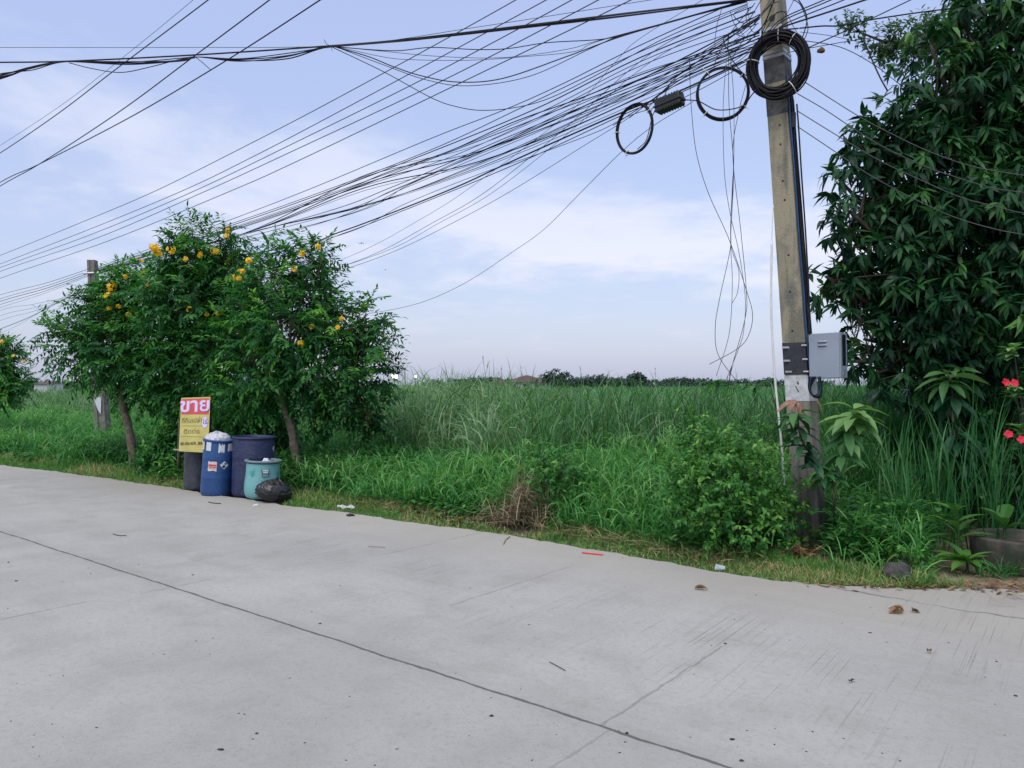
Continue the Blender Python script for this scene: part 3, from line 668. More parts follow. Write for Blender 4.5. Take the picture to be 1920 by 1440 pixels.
shrub('dark_shrub', 'dark undergrowth beneath the big mango tree behind the planter', G(1860, 985, -.04), lob([(1880, 880, 70, 60, .2), (1800, 900, 44, 44, .3), (1920, 950, 60, 44, .25), (1850, 820, 56, 46, .3), (1740, 930, 36, 40, .3), (1680, 900, 30, 36, .5)], 8.2), M_mango, 420, 10, .11, .045, .2, light=-.15)
# wispy tree behind it
root = thing('wispy_tree', 'thin small-leaved tree branch reaching out behind the mango top', 'tree', G(1990, 880, -.04))
wl = lob([(1598, 48, 26, 16, 0), (1650, 75, 30, 18, 0), (1700, 75, 40, 26, 0), (1690, 108, 34, 20, 0), (1740, 60, 40, 26, .1), (1790, 40, 40, 28, .1), (1655, 105, 24, 12, 0), (1730, 105, 30, 22, .1)], 12.0)
C, O = lobes_sample(wl, 850, .2)
g = Geo(); base = G(1990, 880, -.04); lb = [base, P(2000, 500, 13.4), P(1930, 200, 12.6), P(1820, 90, 12.1), P(1700, 90, 12), P(1610, 60, 12)]
sp = spline(lb, 6); g.tube(sp, np.linspace(.10, .012, len(sp)), 7)
for q in C[rng.integers(0, len(C), 120)]:
    s = sp[np.argmin(((sp - q) ** 2).sum(1) + rng.random(len(sp)) * .05)]; g.tube(spline([s, (s + q) / 2 + rng.normal(0, .04, 3), q], 3), np.linspace(.008, .003, 7), 4)
g.tube(spline([P(1618, 70, 12), P(1632, 105, 11.95), P(1650, 145, 11.9), P(1664, 170, 11.9)], 4), .012, 5)
part(g, 'trunk', M_barkd, root, True)
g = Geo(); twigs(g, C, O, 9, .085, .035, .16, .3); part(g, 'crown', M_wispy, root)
# mango saplings in front of the pole
def sapling(label, base, stems, whorls, extra=None, mat=M_sap):
    root = thing('mango_sapling', label, 'sapling', base, 'young mango plants by the pole')
    g = Geo()
    for s in stems: sp = spline(s, 6); g.tube(sp, np.linspace(.016, .007, len(sp)), 6)
    part(g, 'stem', M_barkd, root, True)
    g = Geo()
    for (c, n, L, tl, spread) in whorls:
        c = np.asarray(c); az = np.arange(n) * 2.4 + rng.random() * 6; el = rng.uniform(-.25, .55, n) if spread is None else rng.uniform(*spread, n)
        ax = np.stack([np.cos(az) * np.cos(el), np.sin(az) * np.cos(el), np.sin(el)], -1)
        g.leaves(c + rng.normal(0, .015, (n, 3)) + np.array([0, 0, 1]) * (np.arange(n) * -.008)[:, None], ax, np.array([[0, 0, 1.0]]) + rng.normal(0, .15, (n, 3)), L * 1.18 * rng.uniform(.75, 1.15, n), L * .36 * rng.uniform(.85, 1.2, n), rng.uniform(.3, .75, n), .15, np.clip(tl + rng.normal(0, .12, n), 0, 1), True)
    part(g, 'foliage', mat, root)
    return root
b0 = G(1565, 1018, -.04); sd_ = 7.0
r1 = sapling('young mango plant leaning across the concrete pole, one red-brown dead leaf at its top', b0,
        [[b0, P(1564, 950, sd_), P(1562, 898, sd_), P(1532, 865, sd_), P(1503, 824, sd_), P(1494, 768, sd_)], [P(1562, 898, sd_), P(1580, 850, sd_ + .05), P(1600, 770, sd_ + .1)]],
        [(P(1494, 770, sd_), 17, .21, .52, None), (P(1505, 826, sd_), 9, .19, .12, (-.2, .4)), (P(1530, 866, sd_), 9, .18, .25, None), (P(1498, 800, sd_ + .02), 9, .19, .3, (-.4, .3)), (P(1515, 846, sd_), 7, .17, .18, None), (P(1545, 885, sd_), 7, .17, .35, None), (P(1578, 850, sd_ + .05), 8, .2, .5, (-.5, .3)), (P(1600, 765, sd_ + .1), 20, .26, .88, (-.3, .6)), (P(1590, 805, sd_ + .08), 12, .24, .6, (-.6, .2)), (P(1612, 790, sd_ + .12), 8, .22, .8, (-.5, .4)), (P(1562, 895, sd_), 5, .19, .5, (-.4, .3))])
g = Geo(); c = P(1492, 752, sd_ - .03); n = 5
g.leaves(np.repeat(c[None], n, 0) + rng.normal(0, .01, (n, 3)), np.array([[-1, -.2, -.15], [-.6, -.5, -.4], [.35, -.5, -.7], [.7, -.2, -.5], [-.2, -.6, -.6]]), np.array([[0, -.5, 1.0]]), np.array([.19, .13, .13, .12, .12]), np.array([.06, .05, .045, .04, .05]), .5, .25, np.array([.7, .6, .55, .5, .65]), True)
part(g, 'dead_leaf', plain('dead_red_leaf', (.24, .13, .095), .7, var=.3, scale=30), r1)
g = Geo(); g.leaves(P(1525, 745, sd_)[None], np.array([[.7, 0, -.75]]), np.array([[.5, -.5, .6]]), np.array([.21]), np.array([.05]), .3, .2, np.array([.8]), True); part(g, 'dead_leaf', M_dryleaf, r1)
b1 = G(1800, 960, -.04)
sapling('young mango plant with drooping whorls in the shade of the big tree', b1, [[b1, P(1790, 850, 8.0), P(1785, 740, 8), P(1778, 700, 8)], [P(1789, 850, 8), P(1800, 800, 8)]],
        [(P(1778, 702, 8), 16, .27, .62, (-.3, .6)), (P(1785, 742, 8), 8, .25, .15, (-.7, 0)), (P(1795, 810, 7.9), 14, .24, .08, (-.5, .4)), (P(1800, 850, 7.9), 8, .24, .05, (-.7, 0))], mat=M_sap)
# broad-leaved plants at right
def rosette(name, label, base, leaves, L, Wd, tint, cat='plant'):
    root = thing(name, label, cat, base); g = Geo(); n = len(leaves)
    pos = np.array([base + np.array([0, 0, h]) for (_, _, h, _) in leaves]); az = np.array([l[0] for l in leaves]); el = np.array([l[1] for l in leaves]); sc = np.array([l[3] for l in leaves])
    ax = np.stack([np.cos(az) * np.cos(el), np.sin(az) * np.cos(el), np.sin(el)], -1)
    g.leaves(pos, ax, np.array([[0, 0, 1.0]]), L * sc, Wd * sc, rng.uniform(.15, .45, n), .22, np.clip(tint + rng.normal(0, .13, n), 0, 1), True)
    part(g, 'leaf_rosette', M_broad, root)
    g = Geo(); g.tube(spline([base, base + np.array([.01, 0, max(l[2] for l in leaves) * .5]), base + np.array([0, 0, max(l[2] for l in leaves)])], 4), np.linspace(.014, .008, 9), 6); part(g, 'stem', M_stem, root)
    return root
rosette('ginger_plant', 'upright plant with long bright green leaves left of the concrete planter', G(1795, 1062, -.04), [(2.9, .7, .18, 1), (3.4, .5, .24, 1.1), (2.5, .9, .28, 1), (3.9, .65, .34, 1.1), (.3, .8, .30, .9), (3.1, .8, .38, 1.0), (.0, .45, .40, .9), (2.7, .35, .42, 1), (-.5, .5, .25, 1.0), (3.6, 1.1, .42, .8), (2.2, .6, .48, 1), (4.4, .6, .5, .9)], .31, .075, .6)
rosette('bromeliad', 'low rosette of broad pale green leaves against the concrete planter', G(1812, 1074, -.04), [(a_, e_, .10, s_) for a_, e_, s_ in ((3.2, .15, 1.1), (2.6, .4, 1), (3.8, .1, 1), (4.6, .2, .9), (5.4, .3, .8), (1.9, .8, .9), (1.0, .6, .8), (0, .4, .7), (3.4, .6, 1.1), (4.2, .7, .8), (2.2, .2, 1), (5.9, .7, .8))], .30, .085, .8)
rosette('taro_plant', 'small plant with broad rounded leaves rising from the concrete planter', np.array([*P(1912, 0, 6.9)[:2], -.04]) + np.array([-.16, -.02, .22]), [(2.6, .9, .18, 1), (.8, .9, .2, 1.1), (4.0, .8, .15, .9), (5.5, .6, .12, .9)], .22, .13, .6)
# concrete planter with desert rose
pb = np.array([*P(1912, 0, 6.9)[:2], -.04])
root = thing('planter', 'weathered round concrete planter ring at the right edge of the verge', 'planter', pb)
g = Geo(); g.lathe([(.37, 0), (.385, .02), (.39, .22), (.40, .27), (.395, .285), (.335, .285), (.325, .27), (.32, .2), (.01, .2)], 40)
M_pl, t, bs, o = new_mat('planter_concrete'); c = t.coord(); x, y, z = t.sep(c); n1 = t.noise(c, 7, 6, .65)
col = t.mix(n1.sstep(.35, .65), (.105, .088, .072), (.05, .05, .045)); col = t.mix(t.noise(c, 4, 6, .7).sstep(.42, .58) * .8, col, (.03, .042, .026)); t.link(col, bs.inputs['Base Color']); bs.inputs['Roughness'].default_value = .9; t.link(t.bump(n1, .4, .02), bs.inputs['Normal'])
g.build('ring', M_pl, root, True)
pb = pb + np.array([.1, 0, 0]); root = thing('desert_rose', 'desert rose with red flowers growing from the planter at the right edge', 'plant', pb + np.array([0, 0, .2]))
g = Geo(); pb2 = pb + np.array([0, 0, .2]); tips = [P(1903, 728, 6.3), P(1912, 800, 6.2), P(1935, 690, 6.3), P(1940, 770, 6.3), P(1900, 652, 6.35)]
for q in tips: g.tube(spline([pb2, (pb2 * .6 + q * .4) + np.array([.05, 0, .02]), q], 5), np.linspace(.013, .004, 11), 6)
part(g, 'stem', M_barkd, root, True)
g = Geo()
for q in tips:
    n = 26; az = rng.uniform(0, 6.28, n); ax = np.stack([np.cos(az), np.sin(az), rng.uniform(-.1, .9, n)], -1); g.leaves(q - np.array([0, 0, 1]) * rng.uniform(-.02, .09, (n, 1)), ax, np.array([[0, 0, 1.0]]), rng.uniform(.09, .14, n), rng.uniform(.04, .06, n), .3, .1, np.clip(rng.normal(.75, .2, n), 0, 1), True)
part(g, 'foliage', M_sap, root)
for (x, y, dd) in ((1886, 717, 6.2), (1902, 718, 6.22), (1891, 814, 6.1), (1915, 824, 6.1), (1930, 700, 6.2)):
    g = Geo(); c = P(x, y, dd); d_ = nrm(np.array([rng.normal(0, .3), -1, .3])); e1 = nrm(np.cross(d_, [0, 0, 1.0])); e2 = np.cross(d_, e1)
    an = np.arange(5) * 1.2566; g.leaves(np.repeat(c[None], 5, 0), e1 * np.cos(an)[:, None] + e2 * np.sin(an)[:, None] + d_ * .25, np.repeat(d_[None], 5, 0), np.full(5, .036), np.full(5, .034), .2, .1, rng.random(5), True); part(g, 'flower', M_red, root)
# rock
def blobmesh(c, r, seed, n=14, amp=.18, flat=0):
    V = []; rr = np.random.default_rng(seed); ph = rr.random(8) * 6
    th = np.linspace(0, math.pi, n); az = np.arange(n * 2) * math.pi / n
    A, B = np.meshgrid(az, th); d = np.stack([np.sin(B) * np.cos(A), np.sin(B) * np.sin(A), np.cos(B)], -1)
    f = 1 + amp * (np.sin(d[..., 0] * 3 + ph[0]) * np.cos(d[..., 1] * 4 + ph[1]) + .6 * np.sin(d[..., 2] * 7 + ph[2] + d[..., 0] * 5) + .4 * np.sin(d[..., 1] * 11 + ph[3]) * np.sin(d[..., 0] * 9 + ph[4]))
    V = (d * f[..., None] * np.asarray(r)).reshape(-1, 3); V[:, 2] = np.maximum(V[:, 2], -r[2] * .6); V = V + np.asarray(c)
    m = 2 * n; i = np.arange(n - 1)[:, None] * m; j = np.arange(m)[None]; k = (j + 1) % m
    return V, np.stack([i + j, i + m + j, i + m + k, i + k], -1).reshape(-1, 4)
g = Geo(); c = G(1683, 1088); V, f = blobmesh((0, 0, .05), (.11, .09, .10), 3, amp=.12); g.add(V, [f])
o = g.build('rock', plain('rock', (.055, .052, .05), .9, var=.5, scale=14, bump=.8), smooth=True); o.location = tuple(c); tag(o, 'dark grey rock half hidden under the low shrub by the verge', 'rock')
g = Geo(); c = G(1492, 1046); V, f = blobmesh((0, 0, .03), (.14, .10, .055), 8, amp=.2); g.add(V, [f])
n = 160; p = np.stack([rng.normal(0, .14, n), rng.normal(-.05, .07, n), rng.uniform(.02, .09, n)], -1); g.blades(p, rng.uniform(0, 6.28, n), rng.uniform(.08, .2, n), rng.uniform(.006, .02, n), rng.uniform(1.1, 1.6, n), rng.uniform(-.2, .4, n), rng.random(n), 3)
root = thing('dry_leaf_pile', 'small pile of dry brown leaves at the foot of the concrete pole', 'leaf pile', c); g.build('leaf_layer', M_dryleaf, root)

# ------------------------------------------------------------------ utility poles
PT = P(1419, 0, 7.66); 
def pole_c(z):                          # centre line of the leaning near pole
    b = np.array([3.03, 7.75, 0]); tp = np.array([2.635, 7.75, 5.44]); return b + (tp - b) * (z / 5.44)
YAW = math.atan2(LD[1], LD[0]) + math.pi    # local x runs along the pole line to the right, local -y faces the road
ex = -LD; ey = LN
def pframe(z, ox=0, oy=0): return pole_c(z) + ex * ox + ey * oy
root = thing('utility_pole', 'leaning square concrete utility pole carrying the cables and coils', 'utility pole', pole_c(-.05), 'concrete utility poles')
def pole_shaft(cf, z0, z1, w0, w1, root, groove=True):
    zs = np.linspace(z0, z1, 26); sec = np.array([(-1, -1), (-.42, -1), (-.30, -.72), (.30, -.72), (.42, -1), (1, -1), (1, -.35), (.72, -.25), (.72, .25), (1, .35), (1, 1), (-1, 1), (-1, .35), (-.72, .25), (-.72, -.25), (-1, -.35)], float)
    V = []
    for z in zs:
        h = (w0 + (w1 - w0) * (z - z0) / (z1 - z0)) / 2; s = sec.copy()
        k = np.clip((1.15 - z) / .12, 0, 1) if groove else 1.0        # the lower part has an I section
        flat = np.array([(-1, -1), (-.42, -1), (-.30, -1), (.30, -1), (.42, -1), (1, -1), (1, -.35), (1, -.25), (1, .25), (1, .35), (1, 1), (-1, 1), (-1, .35), (-1, .25), (-1, -.25), (-1, -.35)], float)
        s = flat * (1 - k) + s * k
        V.append([cf(z) + ex * a * h + ey * b * h for a, b in s])
    n = 16; m = len(zs); i = np.arange(m - 1)[:, None] * n; j = np.arange(n)[None]; k = (j + 1) % n
    g = Geo(); g.add(np.array(V), [np.stack([i + j, i + k, i + n + k, i + n + j], -1).reshape(-1, 4), np.array([list(range((m - 1) * n, m * n))])])
    g.v = [v - np.array(root.location) for v in g.v]
    return g.build('shaft', M_pole, root)
W0, W1 = .245, .165
def hw(z): return (W0 + (W1 - W0) * (z + .05) / 8.65) / 2
pole_shaft(pole_c, -.05, 8.6, W0, W1, root)
def band(z0, z1, name, mat, e=.003):
    g = Geo(); V = []
    for z in (z0, z1):
        h = hw(z) + e; V += [pframe(z, a * h, b * h) for a, b in ((-1, -1), (1, -1), (1, 1), (-1, 1))]
    g.add(np.array(V), [[(0, 1, 5, 4), (1, 2, 6, 5), (2, 3, 7, 6), (3, 0, 4, 7), (4, 5, 6, 7), (3, 2, 1, 0)]]); return part(g, name, mat, root)
zof = lambda py, d=7.62: CAM + (HZ - py) / F * d
band(zof(702), zof(642), 'painted_band', M_band)
band(zof(752), zof(704), 'painted_band', M_wband)
M_smut = plain('faded_black_paint', (.085, .088, .088), .8, var=.6, scale=9)
band(zof(211), zof(176), 'painted_band', M_smut); band(zof(150), zof(104), 'painted_band', M_smut); band(zof(70), zof(58), 'painted_band', M_smut)
for py in (48, 92, 100): band(zof(py + 4), zof(py - 2), 'clamp_band', M_steel, .008)
for py in (30, 232, 268, 337, 373, 477, 546, 620):
    z = zof(py); h = hw(z); g = Geo(); c = pframe(z, rng.uniform(-.005, .02), -h); g.tube([c - ey * .0015, c + ey * .004], .011 if py > 30 else .032, 10); part(g, 'bolt_hole', M_black, root)
# black stains under the coils (old paint), bolts and clips
for (py, ox, tl) in ((651, -.07, .3), (676, -.07, .25), (697, -.06, -.15)):
    z = zof(py); h = hw(z); g = Geo(); c = pframe(z, ox, -h - .012); g.box(c, (.075, .018, .02), None, .003); part(g, 'strap_end', M_steel, root)
for (py) in (648, 674, 697):
    z = zof(py); h = hw(z); g = Geo(); c = pframe(z, h - .01, -h - .012); g.tube([c - ex * .02, c + ex * .03], .010, 8); part(g, 'cabinet_bolt', M_steel, root)
z = zof(722); g = Geo(); c = pframe(z, .01, -hw(z) - .005)
g.tube([c + np.array([0, 0, .02]), c + np.array([.006, 0, .022])], .016, 10); g.tube(spline([c + np.array([0, 0, .02]), c + np.array([.02, -.004, -.02]), c + np.array([.016, -.004, -.07]), c + np.array([-.02, -.004, -.01])], 4), .004, 5)
part(g, 'wire_hook', M_black, root)
# pole top fittings above the frame: rack of insulators
g = Geo(); g.box(pframe(7.2, 0, -hw(7.2) - .03), (.05, .04, 1.4)); part(g, 'rack', M_steel, root)
for z in (6.65, 6.9, 7.15, 7.4, 7.75):
    g = Geo(); c = pframe(z, 0, -hw(z) - .10); g.lathe([(.0, -.04), (.03, -.04), (.04, -.02), (.025, 0), (.04, .02), (.03, .04), (0, .04)], 14); g.v = [v + c for v in g.v]; part(g, 'insulator', plain('porcelain', (.35, .2, .12), .25), root, True)

# cabinet
cz = zof(668); cr = thing('equipment_cabinet', 'grey metal equipment cabinet with two louvres on the concrete pole', 'cabinet', pframe(cz, hw(cz) + .19, -.03), rot=(0, R(-1.0), YAW))
g = Geo(); g.box((0, 0, 0), (.29, .20, .44), None, .006); g.build('body', M_grey, cr)
g = Geo(); g.box((-.006, -.108, .0), (.285, .014, .435), None, .003); dr = g.build('door', M_grey, cr)
for z in (.135, .10):
    g = Geo(); V = []
    xs = np.linspace(-.045, .045, 9)
    prof = [(0, .012), (-.014, .004), (-.016, -.006), (0, -.008)]
    V = np.array([[x - .02, -.1155 + q[0] * (1 - abs(x / .045) ** 6), z + q[1]] for x in xs for q in prof]); i = np.arange(8)[:, None] * 4; j = np.arange(3)[None]
    g.add(V, [np.stack([i + j, i + j + 1, i + 4 + j + 1, i + 4 + j], -1).reshape(-1, 4)]); g.build('louvre', M_grey, dr, True)
    g = Geo(); g.box((-.02, -.1165, z - .0105), (.086, .002, .004)); g.build('vent_slot', M_dark, dr)
for z in (.17, -.11):
    g = Geo(); g.tube([(.128, -.119, z), (.128, -.113, z)], .007, 10); g.build('screw', M_steel, dr)
g = Geo(); g.box((.146, .0, .05), (.004, .10, .30), None, .001); g.build('side_grille', M_dark, cr)
g = Geo()
for z in np.arange(-.08, .19, .022): g.box((.1495, .0, z), (.004, .094, .006))
g.build('slat', M_black, cr)
g = Geo(); g.box((.1475, .0, -.165), (.004, .06, .06), None, .001); g.build('side_plate', plain('side_plate', (.20, .23, .27), .4), cr)
for z in (.15, -.15):
    g = Geo(); g.box((-.165, .02, z), (.06, .03, .025)); g.build('bracket', M_steel, cr)
# cables hanging in a loop under the cabinet
def cable(pts, r, label, group, mat=None, n=8, name='cable', cat='cable', sides=5):
    sp = spline(pts, n); c = sp[0].copy(); g = Geo(); g.tube(sp - c, r, sides); o = g.build(name, mat or M_cable, smooth=True); o.location = tuple(c)
    return tag(o, label, cat, group)
for k in range(5):
    x0 = 1518 + 3 * k; o = cable([P(x0, 706, 7.35), P(1516 + k, 725, 7.38), P(1520 + k, 738 + k, 7.38), P(1530 + 2 * k, 741 + k, 7.36), P(1537 + k, 730, 7.36), P(1534 + k, 706, 7.35)], .008, 'short black cable looping out under the grey cabinet', 'loops under the cabinet', M_blue_cable if k == 1 else M_cable)
    if k == 1: o['label'] = 'short blue cable looping out under the grey cabinet'
# cables down the pole's right side
for k, (top, mat, r, lab) in enumerate([(140, M_blue_cable, .010, 'bright blue cable running down the right side of the concrete pole'), (165, M_cable, .012, 'thick black cable hugging the right edge of the concrete pole'), (175, M_cable, .008, 'thin black cable clipped beside the blue cable on the pole')]):
    pts = [pframe(zof(py), hw(zof(py)) + .014, -hw(zof(py)) * (.75 - .55 * k) + .006 * math.sin(py * .05 + k)) for py in (top, 230, 300, 380, 460, 540, 600, 625 if k else 690)]
    cable(pts, r, lab, None, mat)
cable([P(1494, 195, 7.45), P(1498, 250, 7.43), P(1503, 330, 7.42), P(1508, 400, 7.42), P(1513, 480, 7.42), P(1517, 560, 7.42), P(1518, 628, 7.38)], .008, 'loose black cable hanging from the coil down to the grey cabinet', None)
g = Geo(); z = zof(225); c = pframe(z, hw(z) + .03, -.05); g.box((0, 0, 0), (.045, .05, .16), None, .006)
o = g.build('terminal_box', M_black); o.location = tuple(c); o.rotation_euler = (0, 0, YAW); tag(o, 'small black terminal box on the right side of the pole below the coil', 'terminal box')
# pvc pipe leaning beside the pole
cable([P(1447, 452, 7.4), P(1446, 520, 7.4), P(1446, 580, 7.4), P(1449, 650, 7.4), P(1454, 720, 7.4), P(1461, 790, 7.4), P(1468, 865, 7.4), P(1474, 960, 7.4), G(1478, 1030)], .011, 'slender pale plastic pipe standing left of the concrete pole', None, M_pvc, name='pipe', cat='pipe', sides=8)
cable([P(1450, 385, 7.42), P(1448, 420, 7.41), P(1447, 455, 7.4)], .004, 'thin pale wire coming out of the top of the plastic pipe', None, M_pvc, name='wire', cat='wire')

# coils
def coil(label, c, rx, rz, n, jit, r, yaw, ties, turns=1, lean=0.0):
    root = thing('cable_coil', label, 'cable coil', c, 'coiled spare cable by the pole', rot=(lean, 0, yaw))
    g = Geo(); an = np.linspace(0, 2 * math.pi, 49)[:-1]
    for k in range(n):
        q = rng.normal(0, jit, 2); ph = rng.random() * 6; a1 = rng.random() * jit
        ra, rb = rx + q[0], rz + q[0] + rng.normal(0, jit * .4)
        pts = np.stack([ra * np.cos(an), q[1] + .5 * jit * np.sin(an + ph), rb * np.sin(an) + a1 * np.sin(2 * an + ph)], -1)
        pts = np.vstack([pts, pts[:1]]); g.tube(pts, r, 6, caps=False)
    g.build('winding', M_cable, root, True)
    for a_ in ties:
        g = Geo(); cc = np.array([rx * math.cos(a_), 0, rz * math.sin(a_)]); d_ = np.array([math.cos(a_), 0, math.sin(a_)]); R_ = jit * 2.0 + r * 1.5
        q = np.linspace(0, 2 * math.pi, 17); g.tube([cc + d_ * R_ * math.cos(x) + np.array([0, 1, 0]) * R_ * math.sin(x) for x in q], .004, 5)
        g.tube([cc + d_ * R_, cc + d_ * (R_ + .045) + np.array([-.01, 0, .01])], .003, 5)
        g.build('cable_tie', M_tie, root)
    return root
coil('lowest and leftmost small coil hanging below the cable bundle', PL(1190, 242, -.05), 38 * 9.2 / F, 44 * 9.2 / F, 7, .010, .006, -.75, (3.1, .6, -2.0))
coil('middle coil hanging between the black splice box and the pole', PL(1355, 175, -.08), 45 * 8.3 / F, 47 * 8.3 / F, 9, .010, .006, -.2, (2.2, -2.3, -.6, .7))
coil('largest thick coil strapped to the front of the concrete pole', pframe(zof(115, 7.45), .085, -.22), 47 * 7.5 / F, 54 * 7.5 / F, 52, .026, .007, -.42, (2.9, .95, -1.0, 1.55))
# splice closure
a0 = PL(1230, 203, -.05); a1 = PL(1281, 182, -.05); dv = a1 - a0; L = np.linalg.norm(dv)
root = thing('splice_box', 'black ribbed splice box slung under the cables between two coils', 'splice box', (a0 + a1) / 2)
ux = dv / L; uz = nrm(np.array([0, 0, 1.0]) - ux * ux[2]); uy = np.cross(uz, ux); Mx = np.eye(4); Mx[:3, 0] = ux; Mx[:3, 1] = uy; Mx[:3, 2] = uz
g = Geo(); g.box((0, 0, 0), (L * .94, .13, .15), Mx, .02); 
for q in np.linspace(-.4, .4, 9): g.box((q * L, 0, 0), (.010, .133, .153), Mx, .002)
g.build('shell', M_black, root)
g = Geo(); g.box((0, 0, -.01), (L * .98, .155, .014), Mx, .003); g.build('flange', M_black, root)
for sgn in (-1, 1):
    g = Geo(); g.tube(xf(Mx, np.array([(sgn * L * .46, 0, -.03), (sgn * L * .56, 0, -.03)])), .014, 8); g.build('gland', M_black, root)

# far pole
fp0 = G(196, 848); fp1 = PL(172, 488)
d2 = fp0[1]; fp1 = P(173, 488, d2)
root = thing('utility_pole', 'weathered concrete utility pole rising behind the leftmost roadside tree', 'utility pole', (fp0[0], fp0[1], -.05), 'concrete utility poles')
def far_c(z): b = fp0; return b + (fp1 - b) * (z / fp1[2])
def far_shaft():
    zs = np.linspace(-.05, fp1[2], 8); g = Geo(); V = []
    for z in zs:
        h = (.27 - .022 * z) / 2; V.append([far_c(z) + np.array([a * h, b * h, 0]) for a, b in ((-1, -1), (-.4, -1), (-.3, -.75), (.3, -.75), (.4, -1), (1, -1), (1, 1), (-1, 1))])
    m = 8; n = 8; i = np.arange(m - 1)[:, None] * n; j = np.arange(n)[None]; k = (j + 1) % n
    g.add(np.array(V), [np.stack([i + j, i + k, i + n + k, i + n + j], -1).reshape(-1, 4), np.array([list(range(56, 64))])]); part(g, 'shaft', plain('old_concrete', (.17, .16, .15), .9, var=.35, scale=8, bump=.4), root)
far_shaft()
z = fp1[2] - .33; g = Geo(); c = far_c(z); g.tube([c + np.array([-.16, -.12, 0]), c + np.array([.2, -.12, .02])], .025, 8); part(g, 'bracket', M_steel, root)
g = Geo(); c = P(182, 762, d2 - .14); g.add(np.array([P(176, 748, d2 - .15), P(190, 742, d2 - .15), P(189, 776, d2 - .15), P(184, 770, d2 - .15), P(176, 748, d2 - .14), P(190, 742, d2 - .14), P(189, 776, d2 - .14), P(184, 770, d2 - .14)]), [[(3, 2, 1, 0), (4, 5, 6, 7), (0, 1, 5, 4), (1, 2, 6, 5), (2, 3, 7, 6), (3, 0, 4, 7)]]); part(g, 'paper_notice', M_paper, root)

# ------------------------------------------------------------------ overhead cables
def ext(fn, pts, o=0.0): return [fn(x, y, o) for x, y in pts]
A = [[(0, 479), (150, 418), (287, 360), (460, 274), (640, 180), (967, 0), (1090, -78)], [(0, 495), (160, 433), (337, 360), (470, 296), (640, 207), (1024, 0), (1150, -75)], [(0, 502), (170, 440), (360, 360), (560, 264), (800, 145), (1072, 0), (1200, -74)], [(0, 509), (180, 447), (382, 360), (560, 278), (830, 151), (1122, 0), (1250, -70)], [(0, 522), (200, 453), (428, 360), (560, 301), (860, 157), (1183, 0), (1320, -74)]]
AL = ['uppermost of the five parallel lines climbing from the left edge to the top', 'second from top of the five parallel lines climbing from the left edge', 'middle of the five parallel lines climbing from the left edge', 'second from bottom of the five parallel lines climbing from the left edge', 'lowest and separate one of the five parallel lines climbing from the left edge']
for k, a_ in enumerate(A): cable([PL(-160, a_[0][1] + 62)] + ext(PL, a_, 0), .0065, AL[k], 'parallel supply lines')
B = [([(0, 273), (125, 190), (250, 92), (362, 0), (420, -50)], .004, 'thin faint wire highest at the upper left corner'), ([(0, 287), (110, 212), (213, 133), (390, 0), (470, -62)], .010, 'upper thick line crossing the upper left corner'), ([(0, 349), (73, 308), (220, 212), (367, 103), (505, 0), (600, -72)], .010, 'middle thick line crossing the upper left corner, meeting the next one at the edge'), ([(0, 342), (73, 308), (240, 222), (425, 113), (600, 0), (720, -80)], .010, 'lower thick line crossing the upper left corner')]
for p_, r, l in B: cable([PL(-120, p_[0][1] + 75, -1.2)] + ext(PL, p_, -1.2), r, l, 'high lines at the upper left')
# bundle crossing the road
cable(ext(PC, [(-150, 90), (0, 89), (320, 89), (640, 85), (900, 50), (1200, 3), (1420, -32)]), .003, 'lone thin wire just above the road-crossing bundle', 'road-crossing cables')
cable(ext(PC, [(-150, 119), (0, 117), (123, 115), (367, 103), (620, 86), (760, 74), (1000, 46), (1200, 22), (1428, -4)]), .009, 'thick main cable of the road-crossing bundle', 'road-crossing cables')
lab = 'one of the slack cables lashed into the road-crossing bundle'
for k in range(6):
    j = lambda s=2.2: rng.normal(0, s)
    cable(ext(PC, [(-150, 165 + 5 * k), (0, 138 + 2 * k + j(1)), (60, 128 + j()), (123, 116), (240, 119 + j()), (340, 113 + j()), (370, 107), (450, 113 + j(2)), (540, 104 + j(3)), (620, 87 + j(.6)), (760, 76 + j(.8)), (1000, 49 + j(1.2)), (1200, 24 + j(1.5)), (1425, -2 + j(2))], rng.normal(0, .02)), .0055, lab, 'road-crossing cables')
cable(ext(PC, [(130, 118), (170, 128), (225, 136), (280, 126), (335, 112), (365, 109)]), .005, 'slack loop sagging below the bundle at the upper left', 'road-crossing cables')
cable(ext(PC, [(365, 106), (378, 116), (394, 130)]), .004, 'short loose wire tail hanging below the bundle tie at the upper left', 'road-crossing cables')
cable(ext(PC, [(608, 74), (612, 82), (620, 87), (623, 95)]), .003, 'short wire end poking up at the bundle joint', 'road-crossing cables')
Dw = [([(620, 87), (720, 135), (810, 184), (860, 201), (907, 207), (970, 201), (1033, 183), (1120, 140), (1250, 70), (1400, 8)], .0045, 'deepest sagging wire below the road-crossing bundle'),
      ([(625, 87), (690, 106), (740, 126), (793, 143), (860, 154), (943, 147), (1060, 107), (1160, 70), (1270, 38), (1400, 2)], .006, 'second deepest sagging wire below the bundle'),
      ([(630, 88), (720, 122), (800, 150), (880, 161), (993, 143), (1110, 90), (1180, 62), (1400, 4)], .004, 'third sagging wire, close under the second'),
      ([(633, 88), (693, 93), (747, 95), (810, 89), (893, 93), (953, 91), (1027, 80), (1133, 73), (1200, 56), (1400, 0)], .005, 'wavy slack wire nearly level below the bundle'),
      ([(633, 88), (720, 107), (773, 112), (880, 113), (987, 106), (1080, 96), (1133, 74), (1400, 4)], .003, 'thin slack wire lying lowest of the nearly level ones'),
      ([(633, 88), (727, 97), (827, 106), (943, 108), (1060, 93), (1133, 73), (1400, 2)], .003, 'thin slack wire between the nearly level ones')]
